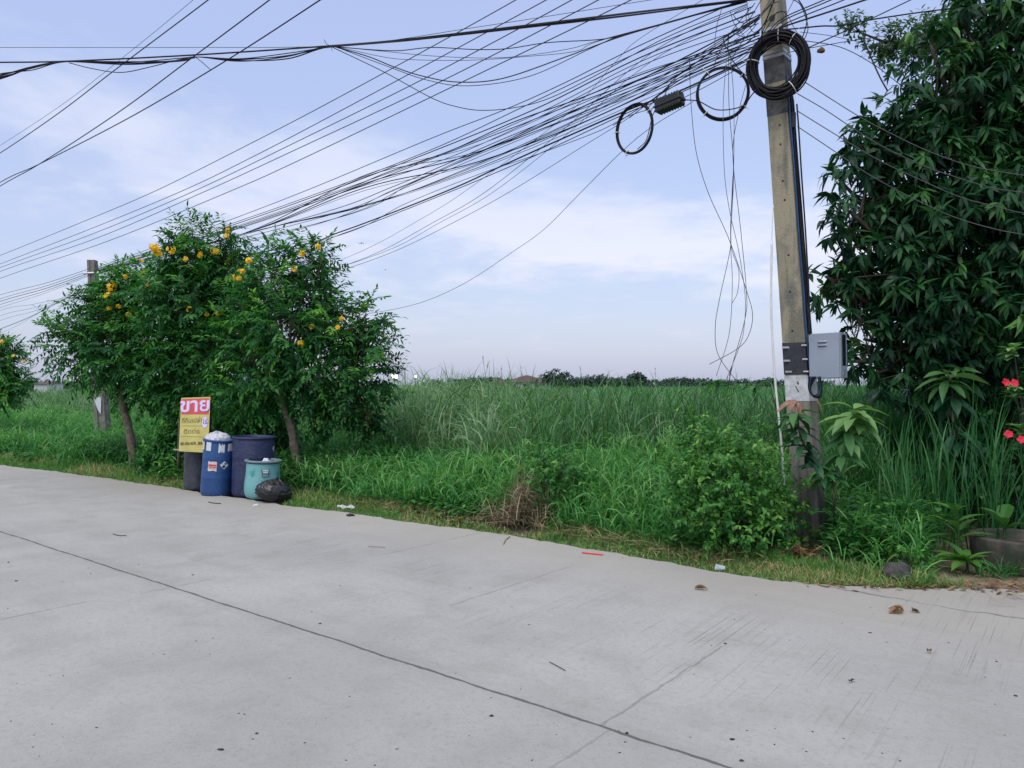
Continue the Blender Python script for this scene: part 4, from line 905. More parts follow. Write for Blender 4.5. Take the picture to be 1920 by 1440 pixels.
for p_, r, l in Dw: cable(ext(PC, p_, .03), r, l, 'slack wires below the bundle')
# dense bundle from the near pole to the far pole
Eb = [([(1405, -8), (1200, 85), (1053, 158), (943, 207), (807, 260), (567, 360), (383, 430), (178, 503)], .0055),
      ([(1412, 12), (1200, 97), (990, 196), (810, 280), (602, 360), (420, 424), (178, 505)], .0055), ([(1416, 22), (1200, 108), (1000, 206), (800, 288), (612, 360), (430, 424), (178, 506)], .007),
      ([(1420, 30), (1200, 116), (1010, 212), (820, 292), (627, 360), (440, 425), (178, 507)], .0045), ([(1422, 44), (1200, 124), (1010, 220), (830, 300), (640, 362), (450, 428), (178, 508)], .0045),
      ([(1424, 60), (1193, 143), (1080, 187), (960, 230), (843, 283), (727, 323), (640, 358), (450, 424), (178, 509)], .007), ([(1424, 66), (1200, 150), (1067, 198), (950, 244), (720, 332), (650, 358), (430, 433), (178, 510)], .006),
      ([(1424, 72), (1200, 157), (1080, 205), (940, 262), (737, 350), (560, 412), (178, 512)], .0055), ([(1424, 78), (1200, 163), (1040, 224), (900, 284), (747, 352), (580, 414), (178, 513)], .0045),
      ([(1424, 84), (1300, 128), (1130, 196), (960, 268), (760, 352), (590, 420), (178, 514)], .004), ([(1424, 62), (1290, 112), (1100, 190), (930, 272), (770, 345), (610, 415), (178, 514)], .0045),
      ([(1424, 90), (1290, 140), (1160, 190), (1000, 248), (860, 305), (720, 365), (560, 430), (178, 516)], .004)]
for k, (p_, r) in enumerate(Eb): cable(ext(PL, p_, rng.normal(0, .05)), r, 'one of the black cables in the dense bundle between the two poles', 'dense cable bundle')
for k in range(9):
    y0 = rng.uniform(30, 95); y1 = rng.uniform(130, 195); y2 = rng.uniform(340, 385)
    cable(ext(PL, [(1424, y0), (1200, y1), (900, (y1 * .45 + y2 * .55) + 22), (680, y2 + rng.uniform(-14, 10)), (450, 440), (178, 508 + k)], rng.normal(0, .06)), rng.choice([.0035, .005, .0075]), 'one of the black cables in the dense bundle between the two poles', 'dense cable bundle')
for k, (p_, r, l) in enumerate([([(1424, 100), (1280, 168), (1180, 205), (1027, 272), (943, 310), (833, 360), (640, 434), (523, 467), (178, 520)], .010, 'lowest thick cable of the bundle, carrying the small coils'), ([(1424, 103), (1280, 172), (1180, 210), (1027, 281), (943, 318), (833, 364), (640, 439), (523, 472), (178, 522)], .0055, 'black cable riding just under the lowest thick cable'), ([(1424, 106), (1284, 182), (1180, 217), (1120, 247), (1000, 292), (900, 326), (760, 382), (640, 440), (400, 500), (178, 523)], .004, 'thin cable under the small coil, lowest of the dense bundle')]): cable(ext(PL, p_, 0), r, l, 'dense cable bundle')
Gt = [([(1330, -8), (1200, 72), (1153, 117), (1060, 217), (870, 360), (773, 420), (707, 457), (640, 487), (560, 515), (300, 590)], .0028), ([(1400, 10), (1260, 75), (1170, 140), (1060, 240), (910, 360), (807, 420), (720, 468), (640, 500), (540, 532), (300, 600)], .0035), ([(1415, 20), (1280, 80), (1180, 146), (1070, 246), (925, 360), (820, 420), (740, 464), (640, 500), (540, 530), (300, 598)], .003), ([(1424, 70), (1290, 140), (1180, 220), (1100, 270), (955, 360), (845, 420), (740, 471), (640, 507), (540, 538), (300, 604)], .0035)]
for p_, r in Gt: cable(ext(PL, p_, .35), r, 'thin wire branching below the bundle and fading behind the right roadside tree', 'thin branching wires')
cable([PL(1300, 190, .1), PL(1222, 238, .1), PL(1165, 285, .15), PL(1090, 360, .3), P(1020, 430, 11.6), P(960, 473, 12), P(873, 530, 12.6), P(790, 567, 13.2), P(704, 586, 13.6), P(600, 600, 14)], .0035, 'single long wire sagging from the small coil down to the right roadside tree', None)
# beyond the far pole
for k, (y0, y1, r) in enumerate([(503, 553, .006), (507, 560, .006), (511, 565, .008), (514, 571, .006), (516, 577, .004)]): cable([PL(170, y0), PL(85, (y0 + y1) / 2 + 3), PL(0, y1), PL(-120, y1 + 40)], r, 'one of the cables leaving the far pole to the left', 'cables left of the far pole')
for k, (y0, y1, r) in enumerate([(556, 582, .004), (558, 592, .004), (560, 601, .004), (558, 617, .008), (552, 625, .003)]): cable([PL(178, y0 - 22 + 2 * k, .3), PL(128, y0, .3), PL(60, (y0 + y1) / 2 + 2 + k, .3), PL(0, y1, .3), PL(-120, y1 + 45, .3)], r, 'one of the lower wires drooping left out of the leftmost roadside tree', 'lower wires at the left')
# right of the pole
Rw = [([(1440, 60), (1470, 33), (1545, 0), (1640, -42)], .006), ([(1440, 66), (1472, 37), (1558, 0), (1650, -44)], .006), ([(1440, 72), (1474, 44), (1582, 0), (1680, -44)], .006), ([(1440, 62), (1475, 48), (1540, 27), (1625, -1), (1720, -32)], .009)]
for k, (p_, r) in enumerate(Rw): cable([P(x, y, 7.55 - .0018 * (x - 1440)) for x, y in p_], r, 'one of the four cables rising from the pole to the top right', 'cables right of the pole')
for p_, r, l in [([(1440, 58), (1490, 54), (1540, 49), (1575, 48), (1640, 36), (1720, 24), (1804, 13), (1920, -6)], .008, 'thick nearly level cable running from the pole into the mango top'), ([(1500, 97), (1517, 89), (1600, 51), (1707, 0), (1800, -45)], .006, 'cable rising steeply right across the level one beside the pole'), ([(1470, 74), (1520, 78), (1580, 90), (1640, 122), (1690, 160), (1760, 205)], .004, 'thin wire dropping right behind the mango from above the big coil'), ([(1500, 60), (1550, 66), (1600, 76), (1680, 96)], .003, 'faint thin wire running right from the pole above the big coil'), ([(1470, 100), (1530, 88), (1600, 76), (1700, 62)], .004, 'thin wire rising slightly right from the big coil')]:
    cable([P(x, y, 7.6 + .0022 * (x - 1440)) for x, y in p_], r, l, 'cables right of the pole')
g = Geo(); V, f = blobmesh((0, 0, 0), (.035, .03, .028), 5, 10); g.add(V, [f]); c = P(1540, 95, 7.55); o = g.build('cable_clamp', M_dryleaf, smooth=True); o.location = tuple(c); tag(o, 'small rusty clamp on the thin wire right of the big coil', 'clamp')
M_drop = plain('weathered_wire', (.035, .04, .045), .5, var=.3)
Sd = [[(1509, 154), (1610, 218), (1680, 255), (1742, 284), (1820, 311), (1920, 329), (2050, 345)], [(1487, 171), (1544, 204), (1594, 237), (1650, 272), (1727, 309), (1789, 331), (1859, 352), (1920, 361), (2050, 376)], [(1495, 208), (1571, 255), (1649, 301), (1727, 338), (1804, 371), (1867, 387), (1920, 400), (2050, 420)], [(1495, 237), (1571, 288), (1622, 323), (1696, 364), (1781, 404), (1859, 428), (1920, 440), (2050, 462)]]
SL = ['uppermost of the four wires dropping right across the mango tree', 'second of the four wires dropping right across the mango tree', 'third of the four wires dropping right across the mango tree', 'lowest of the four wires dropping right across the mango tree']
for k, p_ in enumerate(Sd): cable([P(x, y, 7.5 - .0019 * (x - 1490)) for x, y in p_], .0045, SL[k], 'service wires across the mango tree', M_drop)
# hanging loose wires
J = [[(1293, 112), (1294, 160), (1296, 200), (1305, 283), (1327, 359), (1367, 449), (1399, 543), (1411, 590), (1403, 630), (1381, 655), (1330, 683)], [(1362, 110), (1356, 200), (1358, 319), (1368, 395), (1385, 471), (1397, 554), (1395, 615), (1386, 651), (1358, 720)], [(1366, 105), (1367, 200), (1375, 308), (1370, 417), (1369, 467), (1349, 561), (1341, 615), (1347, 666), (1385, 720)], [(1370, 108), (1376, 200), (1375, 344), (1370, 450), (1373, 532), (1367, 626), (1343, 705)], [(1398, 160), (1385, 211), (1374, 290), (1388, 424), (1399, 540), (1397, 597), (1367, 705)], [(1374, 330), (1370, 420), (1372, 467), (1385, 507), (1383, 547), (1373, 568)]]
for k, p_ in enumerate(J): cable([P(x, y, 7.8 + .03 * k) for x, y in p_], .0032, 'one of the loose grey wires hanging in curls left of the pole', 'loose hanging wires', M_cableg if k % 2 else M_cable)
cable([PL(1281, 187, -.06), P(1310, 190, 8.2), P(1345, 206, 8.0), P(1390, 200, 7.7), P(1408, 180, 7.55), P(1424, 160, 7.5)], .006, 'cable curving from the black splice box under the middle coil to the big coil', None)
cable([PL(1229, 205, -.05), PL(1222, 222, -.05), PL(1212, 262, -.05), PL(1195, 280, -.05)], .005, 'short cable joining the leftmost small coil and the splice box', None)
# tangle at the pole head
for k in range(11):
    x0, y0 = rng.uniform(1345, 1425), rng.uniform(-12, 70); x1, y1 = rng.uniform(1425, 1500), rng.uniform(-10, 60); bx, by = rng.uniform(1340, 1440), rng.uniform(40, 150)
    dd = rng.uniform(7.3, 7.9); cable([P(x0, y0, dd), P((x0 + bx) / 2 - rng.uniform(0, 25), (y0 + by) / 2, dd), P(bx, by, dd - .05), P((bx + x1) / 2 + 10, by - 40, dd - .1), P(x1, y1, 7.4)], rng.choice([.003, .004, .0055]), 'one of the looping wires tangled around the pole head', 'tangled wires at the pole head')
cable([P(1490, -10, 7.5), P(1505, 12, 7.5), P(1513, 35, 7.5), P(1508, 60, 7.5), P(1500, 80, 7.5)], .006, 'dark cable curving down right of the pole head, inside the wider arc', None)
cable([P(1478, -4, 7.5), P(1500, 8, 7.5), P(1514, 45, 7.48), P(1512, 65, 7.46), P(1498, 90, 7.44)], .0045, 'wide thin arc of wire right of the pole head ending at the big coil', None)
for k in range(4):
    q = [(1150 + k * 30, 235 - k * 14), (1270, 158 - k * 5), (1380, 108 - 6 * k), (1424, 92 - 7 * k)]; cable(ext(PL, q, -.03), .005, 'short black cable lashed along the bundle next to the pole', 'short lashed cables')

# ------------------------------------------------------------------ bins, bag, sign
M_blue, t, bs, o = new_mat('blue_plastic'); c = t.coord(); n1 = t.noise(c, 5, 6, .65); n2 = t.noise(c, 40, 3)
t.link(t.mix(n2.sstep(.48, .7) * .4, t.mix(n1.sstep(.35, .7), (.008, .052, .185), (.016, .07, .22)), (.07, .10, .17)), bs.inputs['Base Color']); bs.inputs['Roughness'].default_value = .42
M_purple, t, bs, o = new_mat('faded_purple_plastic'); c = t.coord(); n1 = t.noise(c, 6, 6, .7); n2 = t.noise(c, 30, 4)
t.link(t.mix(n2.sstep(.48, .72) * .5, t.mix(n1.sstep(.35, .7), (.009, .017, .066), (.018, .027, .085)), (.075, .085, .13)), bs.inputs['Base Color']); bs.inputs['Roughness'].default_value = .55
M_teal, t, bs, o = new_mat('teal_paint'); c = t.coord(); n1 = t.noise(c, 5, 6, .6)
t.link(t.mix(n1.sstep(.55, .7) * .8, (.155, .37, .385), (.06, .32, .28)), bs.inputs['Base Color']); bs.inputs['Roughness'].default_value = .4
M_dgrey = plain('charcoal_plastic', (.04, .045, .06), .6, var=.35, scale=9)
def drum(name, label, base, r, h, mat, tilt, yaw=0, rim=True, prof=None, cat='drum', group='waste drums by the road'):
    base = base + nrm(base * [1, 1, 0]) * r
    root = thing(name, label, cat, base, group, rot=(0, tilt, yaw))
    pr = prof or [(0, 0), (r * .93, 0), (r * .985, .02), (r, .06), (r, h * .30), (r * 1.012, h * .32), (r, h * .34), (r, h * .64), (r * 1.012, h * .66), (r, h * .68), (r * .99, h * .9), (r * .96, h * .955), (r * .95, h * .975)]
    g = Geo(); g.lathe(pr, 48); g.build('body', mat, root, True)
    e = pr[-1][0]
    g = Geo(); g.lathe([(e - .02, h - .34), (e - .02, h - .03), (e, h - .035), (e + .022, h - .03), (e + .026, h - .012), (e + .02, h), (e - .012, h), (e - .02, h - .012), (e - .02, h - .3)], 48); g.build('rim', mat, root, True)
    g = Geo(); g.lathe([(e - .03, h - .30), (.001, h - .28)], 24); g.build('rubbish', M_black, root)
    return root
def sticker(root, r, az, w_, z0, z1, mat, rag=.0, name='paper_label', lab=None, e=.0035):
    n = 8; g = Geo(); a = np.linspace(-w_ / 2, w_ / 2, n) / r + az; top = z1 + rng.normal(0, rag, n); bot = z0 + rng.normal(0, rag, n)
    V = np.concatenate([np.stack([(r + e) * np.cos(a), (r + e) * np.sin(a), bot], -1), np.stack([(r + e) * np.cos(a), (r + e) * np.sin(a), top], -1), np.stack([(r + .0005) * np.cos(a), (r + .0005) * np.sin(a), bot], -1), np.stack([(r + .0005) * np.cos(a), (r + .0005) * np.sin(a), top], -1)])
    i = np.arange(n - 1); g.add(V, [np.stack([i, i + 1, i + n + 1, i + n], -1), np.stack([i + n, i + n + 1, i + 3 * n + 1, i + 3 * n], -1), np.stack([i + 2 * n, i + 2 * n + 1, i + 1, i], -1)])
    o = g.build(name, mat, root)
    if lab: o['label'] = lab
    return o
def face_az(base): return math.atan2(-base[1], -base[0])
# grey drum, farthest left
b_ = G(369, 919.5); drum('drum', 'narrow charcoal drum at the left end, behind the blue drum', b_, .19, .74, M_dgrey, R(1))
# blue drum
b_ = G(405, 930.5); BR = .222; bz = .81; root = drum('drum', 'bright blue drum with torn white labels and a bag on top', b_, BR, bz, M_blue, R(4.2)); fa = face_az(b_)
def az_of(fr, r=1.0): return fa + math.asin(max(-.98, min(.98, fr)))     # fr: -1 left edge .. 1 right edge
for (f0, wd, z0, z1, rag) in ((-.95, .05, .66, .775, .004), (-.66, .085, .65, .785, .003), (.13, .085, .635, .755, .012), (.70, .11, .66, .765, .007)):
    sticker(root, BR, az_of(f0), wd, z0, z1, M_paper, rag, lab='torn white paper label')
M_lab = plain('pale_label', (.60, .50, .50), .6, var=.12, scale=50); M_redp = plain('red_print', (.50, .06, .06), .6, var=.2, scale=60)
st_ = sticker(root, BR, az_of(-.36), .125, .365, .50, M_lab, .003, lab='white label printed in red')
for z0, z1, w_ in ((.435, .462, .11), (.415, .428, .11), (.40, .406, .09)): sticker(root, BR, az_of(-.36), w_, z0, z1, M_redp, .002, 'red_print', e=.0055)
# diamond hazard label
def diamond(root, r, az, z, s, mat, e, name):
    g = Geo(); n = 7; q = np.linspace(-1, 1, n); V = []
    for u_ in q:
        for v_ in q:
            a = (u_ - v_) / 2 * s * .72; b = (u_ + v_) / 2 * s * .72; V.append([(r + e) * math.cos(az + a / r), (r + e) * math.sin(az + a / r), z + b])
    i = (np.arange(n - 1)[:, None] * n + np.arange(n - 1)[None]).reshape(-1); g.add(V, [np.stack([i, i + 1, i + n + 1, i + n], -1)]); return g.build(name, mat, root)
diamond(root, BR, az_of(.36), .455, .085, M_paper, .004, 'hazard_label'); diamond(root, BR, az_of(.33), .435, .036, M_dark, .006, 'hazard_print'); diamond(root, BR, az_of(.42), .475, .026, M_blue, .006, 'hazard_print')
# purple drum
b_ = G(474, 933); root = drum('drum', 'faded dark purple-blue drum, widest of the group', b_, .295, .855, M_purple, R(1.2)); fa = face_az(b_)
sticker(root, .29, az_of(.93), .05, .60, .72, M_paper, .01, lab='worn pale scrap')
# teal bin
b_ = G(491, 938); h = .545
pr = [(0, 0), (.17, 0), (.215, .02), (.238, .06), (.247, .13), (.245, .22), (.232, .32), (.228, .42), (.23, h - .045)]
root = drum('bin', 'pale teal paint bin with a small handle, front of the group', b_, .23, h, M_teal, R(2.2), prof=pr, cat='bin'); fa = face_az(b_)
rm = [c_ for c_ in root.children if c_.name.startswith('rim')][0]; rm.data.materials.clear(); rm.data.materials.append(plain('grey_teal_rim', (.14, .21, .23), .5))
g = Geo(); az = az_of(.13); cc = np.array([math.cos(az), math.sin(az), 0]); tt = np.array([-math.sin(az), math.cos(az), 0]); q0 = cc * .238 + np.array([0, 0, .38])
g.tube([q0 - tt * .05 + np.array([0, 0, .05]), q0 - tt * .042 + cc * .02, q0 - tt * .046 + cc * .028 + np.array([0, 0, -.05]), q0 + tt * .046 + cc * .028 + np.array([0, 0, -.05]), q0 + tt * .042 + cc * .02, q0 + tt * .05 + np.array([0, 0, .05])], .006, 6); g.build('handle', M_dark, root)
g = Geo()
for z in (.03, .005): g.tube([q0 - tt * .04 + cc * .004 + np.array([0, 0, z]), q0 + tt * .04 + cc * .004 + np.array([0, 0, z])], .008, 6)
g.build('handle_plate', M_paper, root)
sticker(root, .232, az_of(-.6), .055, .33, .40, plain('green_patch', (.05, .30, .27), .5), .012, 'paint_patch'); sticker(root, .232, az_of(.88), .06, .31, .40, plain('green_patch', (.05, .30, .27), .5), .012, 'paint_patch')
g = Geo(); c = b_ + np.array([.02, .12, h - .02]); V, f = blobmesh((0, 0, .0), (.06, .05, .045), 21, 10, .3); g.add(V, [f]); o = g.build('plastic_scrap', M_paper, smooth=True); o.location = tuple(c); tag(o, 'white scrap of plastic peeking over the teal bin rim', 'plastic scrap')
# white bag on the blue drum
def bag(name, label, c, r, seed, mat, amp=.10, knot=True, n=40):
    rr = np.random.default_rng(seed); th = np.linspace(0.02, math.pi - .02, n); az = np.arange(2 * n) * math.pi / n; A_, B_ = np.meshgrid(az, th)
    d = np.stack([np.sin(B_) * np.cos(A_), np.sin(B_) * np.sin(A_), np.cos(B_)], -1); f = np.ones_like(A_)
    for k in range(40):
        q = nrm(rr.normal(size=3)); fr = rr.uniform(3, 17); f += amp * .35 * np.abs(np.sin((d @ q) * fr + rr.random() * 6)) / (1 + .15 * k) - amp * .15 / (1 + .15 * k)
    f *= 1 + .9 * amp * np.sin(A_ * 9 + 2 * np.sin(B_ * 3)) * np.exp(-B_ * 2.2)
    V = d * f[..., None] * np.asarray(r)
    up = np.clip(d[..., 2] - .72, 0, 1) * 2.6; V[..., 0] *= 1 - .55 * np.clip(up, 0, .9) * knot; V[..., 1] *= 1 - .55 * np.clip(up, 0, .9) * knot; V[..., 2] += r[2] * .25 * up * knot
    V[..., 2] = np.maximum(V[..., 2], -r[2] * .75)
    V = V.reshape(-1, 3); m = 2 * n; i = np.arange(n - 1)[:, None] * m; j = np.arange(m)[None]; k = (j + 1) % m
    g = Geo(); g.add(V, [np.stack([i + j, i + m + j, i + m + k, i + k], -1).reshape(-1, 4)]); o = g.build(name, mat, smooth=True); o.location = tuple(c); return tag(o, label, 'plastic bag')
M_wbag = plain('white_bag', (.48, .49, .55), .4, var=.06); M_bbag = plain('black_bag', (.012, .012, .015), .3, var=.3, bump=.15)
o = bag('plastic_bag', 'white plastic bag bulging out of the blue drum', P(408, 826, 11.3), (.17, .17, .11), 4, M_wbag, .13, False)
o = bag('rubbish_bag', 'black rubbish bag slumped against the teal bin', G(513, 941) + np.array([0, .02, .125]), (.22, .17, .148), 9, M_bbag, .11)
o.rotation_euler = (0, R(14), R(20))
# sign
sdp = 11.8; sdb = 11.5; tl, tr_, bl, br = P(340, 746, sdp), P(394.5, 744, sdp), P(335, 846, sdb), P(390, 849, sdb)
root = thing('sale_sign', 'yellow and red land-for-sale sign on a wooden stake beside the drums', 'sign', G(337, 893, -.04))
def sgp(u_, v_, e=0.0):                 # u to the right, v down, on the slightly bowed panel; e towards the viewer
    p = (tl * (1 - u_) + tr_ * u_) * (1 - v_) + (bl * (1 - u_) + br * u_) * v_
    return p + np.array([0, -e - .012 * math.sin(u_ * math.pi) * math.sin(v_ * 3), 0])
def panel(u0, u1, v0, v1, e, mat, name, par, th=.004):
    n = 9; us_ = np.linspace(u0, u1, n); vs = np.linspace(v0, v1, n); V = np.array([sgp(a, b, e) for b in vs for a in us_]); Vb = V + np.array([0, th, 0]); i = (np.arange(n - 1)[:, None] * n + np.arange(n - 1)[None]).reshape(-1)
    g = Geo(); q = np.stack([i, i + n, i + n + 1, i + 1], -1); g.add(np.concatenate([V, Vb]), [q, q[:, ::-1] + n * n]); return part(g, name, mat, root) if par is None else sub(g, name, mat, par, root)
M_sy = plain('sign_yellow', (.42, .37, .095), .55, var=.12, scale=7); M_sr = plain('sign_red', (.42, .02, .03), .5, var=.15, scale=9); M_sl = plain('sign_lilac', (.50, .46, .72), .5, var=.06); M_sk = plain('sign_ink', (.055, .055, .03), .6); M_so = plain('sign_olive', (.16, .15, .04), .6); M_pk = plain('sign_pink', (.62, .22, .26), .5)
pn = panel(0, 1, 0, 1, 0, M_sy, 'panel', None)
hd = panel(.035, .965, .025, .315, .003, M_sr, 'header', pn, .002)
def sign_text(body, uc, vc, size, mat, name, par, e=.006, sx=1.0, off=0.0):
    ux_ = nrm(tr_ - tl); p = sgp(uc, vc, e) - np.array(root.location); M = np.eye(4); M[:3, 0] = ux_; M[:3, 1] = nrm(tl - bl); M[:3, 2] = nrm(np.cross(nrm(tr_ - tl), nrm(tl - bl))); M[:3, 3] = p
    return text_mesh(body, size, mat, name, par, M, .0006, sx, off)
sign_text('ขาย', .5, .155, .30, M_pk, 'lettering', hd, .0055, 1.02, .012); sign_text('ขาย', .5, .155, .30, M_sl, 'lettering', hd, .0075, 1.02, .004)
sign_text('ที่ดินเปล่า', .41, .43, .105, M_so, 'lettering', pn, .006, .82)
for v_ in (.525, .72): panel(.05, .95 if v_ > .6 else .78, v_, v_ + .008, .002, M_so, 'ruled_line', pn, .001)
g = Geo(); V = [sgp(.86 + .10 * math.cos(a) , .455 + .105 * math.sin(a) * (1 if math.sin(a) > 0 else .9), .0065) for a in np.linspace(0, 2 * math.pi, 25)[:-1]]; g.add(np.array(V), [np.array([list(range(24))[::-1]])]); stp = sub(g, 'sticker', M_sl, pn, root)
sign_text('ไร่', .865, .455, .10, M_sk, 'lettering', stp, .0085)
sign_text('ติดต่อ', .42, .63, .10, M_so, 'lettering', pn, .005)
sign_text('081-056-4670 , 089-14-1', .52, .845, .066, M_sk, 'lettering', pn, .005, .62, .0012)
g = Geo(); pb_ = G(337, 893, -.04); g.tube(spline([pb_, P(336, 868, 12.9), P(338, 800, sdp + .35), P(343, 748, sdp + .03)], 4), np.linspace(.034, .028, 13), 7); part(g, 'stake', M_bark, root, True)
g = Geo(); g.tube([P(326, 843, sdb + .03), P(350, 845, sdb + .03)], .012, 5); part(g, 'batten', plain('pale_wood', (.34, .30, .24), .8), root)
g = Geo(); g.tube(spline([G(393, 893, -.04), P(393, 840, sdp + .5), P(394, 746, sdp + .03)], 4), .022, 6); part(g, 'stake', M_barkd, root, True)

# ------------------------------------------------------------------ litter and road debris
def curl_leaf(label, px, py, L, yaw, tint, cat='leaf', n=3):
    c = G(px, py); root = thing('dead_leaf', label, cat, c); g = Geo(); az = yaw + rng.normal(0, .7, n)
    g.leaves(np.array([[0, 0, .012]]) + rng.normal(0, .012, (n, 3)) * [1, 1, .2], np.stack([np.cos(az), np.sin(az), rng.uniform(.1, .6, n)], -1), np.array([[0, 0, 1.0]]), L * rng.uniform(.7, 1.1, n), L * .45 * np.ones(n), rng.uniform(.2, .7, n), rng.uniform(.3, .8), np.full(n, tint), True); g.build('blade', M_dryleaf, root); return root
curl_leaf('curled orange-brown dead leaf lying on the road at the right', 1690, 1150, .09, 3.3, .85)
curl_leaf('curled dark brown dead leaf touching the orange-brown one', 1708, 1148, .05, .2, .2)
curl_leaf('small brown leaf lying flat near the right edge of the road', 1742, 1228, .05, 1.0, .7, n=1)
curl_leaf('dark crumpled leaf alone in the right half of the road', 1596, 1280, .035, .4, .0, n=2)
curl_leaf('pale dry leaf bits on the scratched concrete before the bush', 1306, 1106, .08, .1, .7, n=3)
def stick(label, pts, r, mat, name='twig', cat='twig'): return cable([G(x, y, .008) for x, y in pts], r, label, None, mat, 4, name, cat)
stick('thin curved dark twig in the middle of the road', [(1030, 1241), (1042, 1247), (1060, 1257)], .0025, M_barkd)
stick('thin straight twig on the road left of centre', [(212, 1001), (224, 1004), (237, 1004)], .004, M_barkd)
stick('short dark twig on the road in front of the drums', [(391, 941), (400, 943), (414, 944)], .006, M_barkd)
stick('pale dry stalk lying across the road edge', [(944, 1020), (948, 1012), (956, 1006)], .005, M_dry, 'stalk', 'stalk')
stick('straight thin grass stalk on the concrete below the white litter', [(690, 1024), (705, 1025), (722, 1026)], .003, M_dry, 'stalk', 'stalk')
stick('red plastic strip lying at the road edge', [(1092, 1036), (1110, 1038), (1130, 1040)], .008, plain('red_plastic', (.62, .03, .02), .4), 'plastic_strip', 'litter')
c = G(650, 951, .05); g = Geo(); nU, nV = 12, 5; V = np.array([[(i_ / 11 - .5) * .24, (j_ / 4 - .5) * .045 + .01 * math.sin(i_), .025 * math.cos((j_ / 4 - .5) * 2.5) + .012 * math.sin(i_ * 1.3 + j_)] for i_ in range(nU) for j_ in range(nV)])
i = (np.arange(nU - 1)[:, None] * nV + np.arange(nV - 1)[None]).reshape(-1); g.add(V, [np.stack([i, i + nV, i + nV + 1, i + 1], -1)]); o = g.build('plastic_wrapper', plain('white_litter', (.42, .45, .45), .4), smooth=True); o.location = tuple(c); o.rotation_euler = (R(35), 0, R(-14)); tag(o, 'crumpled white plastic wrapper lying in the verge grass', 'litter')
g = Geo(); c = G(1359, 1071, .0); prof = [(.0, 0), (.017, 0), (.019, .01), (.026, .075), (.029, .078), (.026, .08), (.022, .07)]
Mx = np.array(Matrix.Translation((0, 0, .026)) @ Matrix.Rotation(R(1.2 * 57.3), 4, 'Z') @ Matrix.Rotation(R(82), 4, 'Y')); g.lathe(prof, 20, Mx); M_cup, t, bs, o_ = new_mat('clear_plastic'); bs.inputs['Base Color'].default_value = (.75, .82, .85, 1); bs.inputs['Roughness'].default_value = .15; bs.inputs['Transmission Weight'].default_value = .55; bs.inputs['IOR'].default_value = 1.2
o = g.build('plastic_cup', M_cup, smooth=True); o.location = tuple(c); o.rotation_euler = (0, 0, 1.9); tag(o, 'clear crushed plastic cup at the road edge before the bush', 'litter')
g = Geo(); V, f = blobmesh((0, 0, .0), (.045, .03, .02), 31, 9, .3); g.add(V, [f]); o = g.build('black_scrap', M_black, smooth=True); o.location = tuple(G(657, 966, .01)); tag(o, 'small black scrap on the road edge below the white wrapper', 'litter')
g = Geo(); V, f = blobmesh((0, 0, .0), (.035, .025, .018), 33, 9, .3); g.add(V, [f]); o = g.build('paper_scrap', M_paper, smooth=True); o.location = tuple(G(479, 948, .01)); tag(o, 'small pale scrap of paper on the road before the teal bin', 'litter')
# specks on the road, leaf litter on the apron
g = Geo()
for k in range(120):
    px, py = rng.uniform(0, 1920), 930 + 510 * rng.random() ** .7; c = G(px, py)
    if UV(c)[1] > edge_v(UV(c)[0]) - .1: continue
    s = rng.uniform(.0018, .0042) * (1.0 if rng.random() < .85 else 2.0)
    V, f = blobmesh(c + [0, 0, s * .3], (s * rng.uniform(1, 2), s, s * .6), k, 5, .3); g.add(V, [f], rng.random() * .45)
tag(g.build('road_grit', leafmat('grit', [(0, (.02, .02, .02)), (1, (.12, .10, .08))], .8, .0)), 'dark grit and crumbs scattered over the concrete road', 'grit', kind='stuff')
g = Geo(); n = 520; px = rng.uniform(1500, 1930, n); py = 1094 + 8 * rng.normal(0, .75, n) + .012 * (px - 1600); k = rng.random(n) < np.interp(px, [1500, 1560, 1640, 1700, 1780, 1850, 1930], [.05, .35, .6, .3, .35, 1, .8]); px, py = px[k], py[k]
pos = np.array([G(a, b, .004) for a, b in zip(px, py)]); n = len(pos); az = rng.uniform(0, 6.28, n); g.leaves(pos, np.stack([np.cos(az), np.sin(az), rng.uniform(0, .25, n)], -1), np.array([[0, 0, 1.0]]), rng.uniform(.03, .10, n), rng.uniform(.012, .03, n), rng.uniform(-.1, .3, n), .3, rng.random(n))
tag(g.build('leaf_litter', M_dryleaf), 'brown leaf litter along the grass edge of the concrete apron', 'leaf litter', kind='stuff')

# ------------------------------------------------------------------ distance
M_far = leafmat('far_foliage', [(0, (.035, .065, .06)), (1, (.06, .10, .075))], .6, .2, .3)  # distance haze put into the leaf colour, paler and bluer
def far_tree(label, px, py_top, wd, d, spread=1.0, name='distant_tree', group='trees on the horizon'):
    base = np.array([(px - 960) / F * d, d, -.1]); top = P(px, py_top, d); r = wd / 2 * d / F; root = thing(name, label, 'tree', base, group)
    cz = top[2] - r * .42; lb = [(np.array([top[0] + ox * r, d + oy * r, cz + oz * r]), (r * .5, r * .5, r * .34 * spread)) for ox, oy, oz in ((0, 0, .1), (-.55, .1, -.15), (.55, 0, -.12), (-.25, -.3, .02), (.3, .3, .05), (0, -.2, -.25))]
    C, O = lobes_sample(lb, 120 / max(.5, r) ** 2 * 1.6, .3); g = Geo(); g.tube(spline([base, (base + np.array([top[0], d, cz])) / 2, np.array([top[0], d, cz])], 3), np.linspace(.25, .1, 7), 6); part(g, 'trunk', M_barkd, root)
    g = Geo(); twigs(g, C, O, 8, .55, .3, .5, .2); part(g, 'crown', M_far, root)
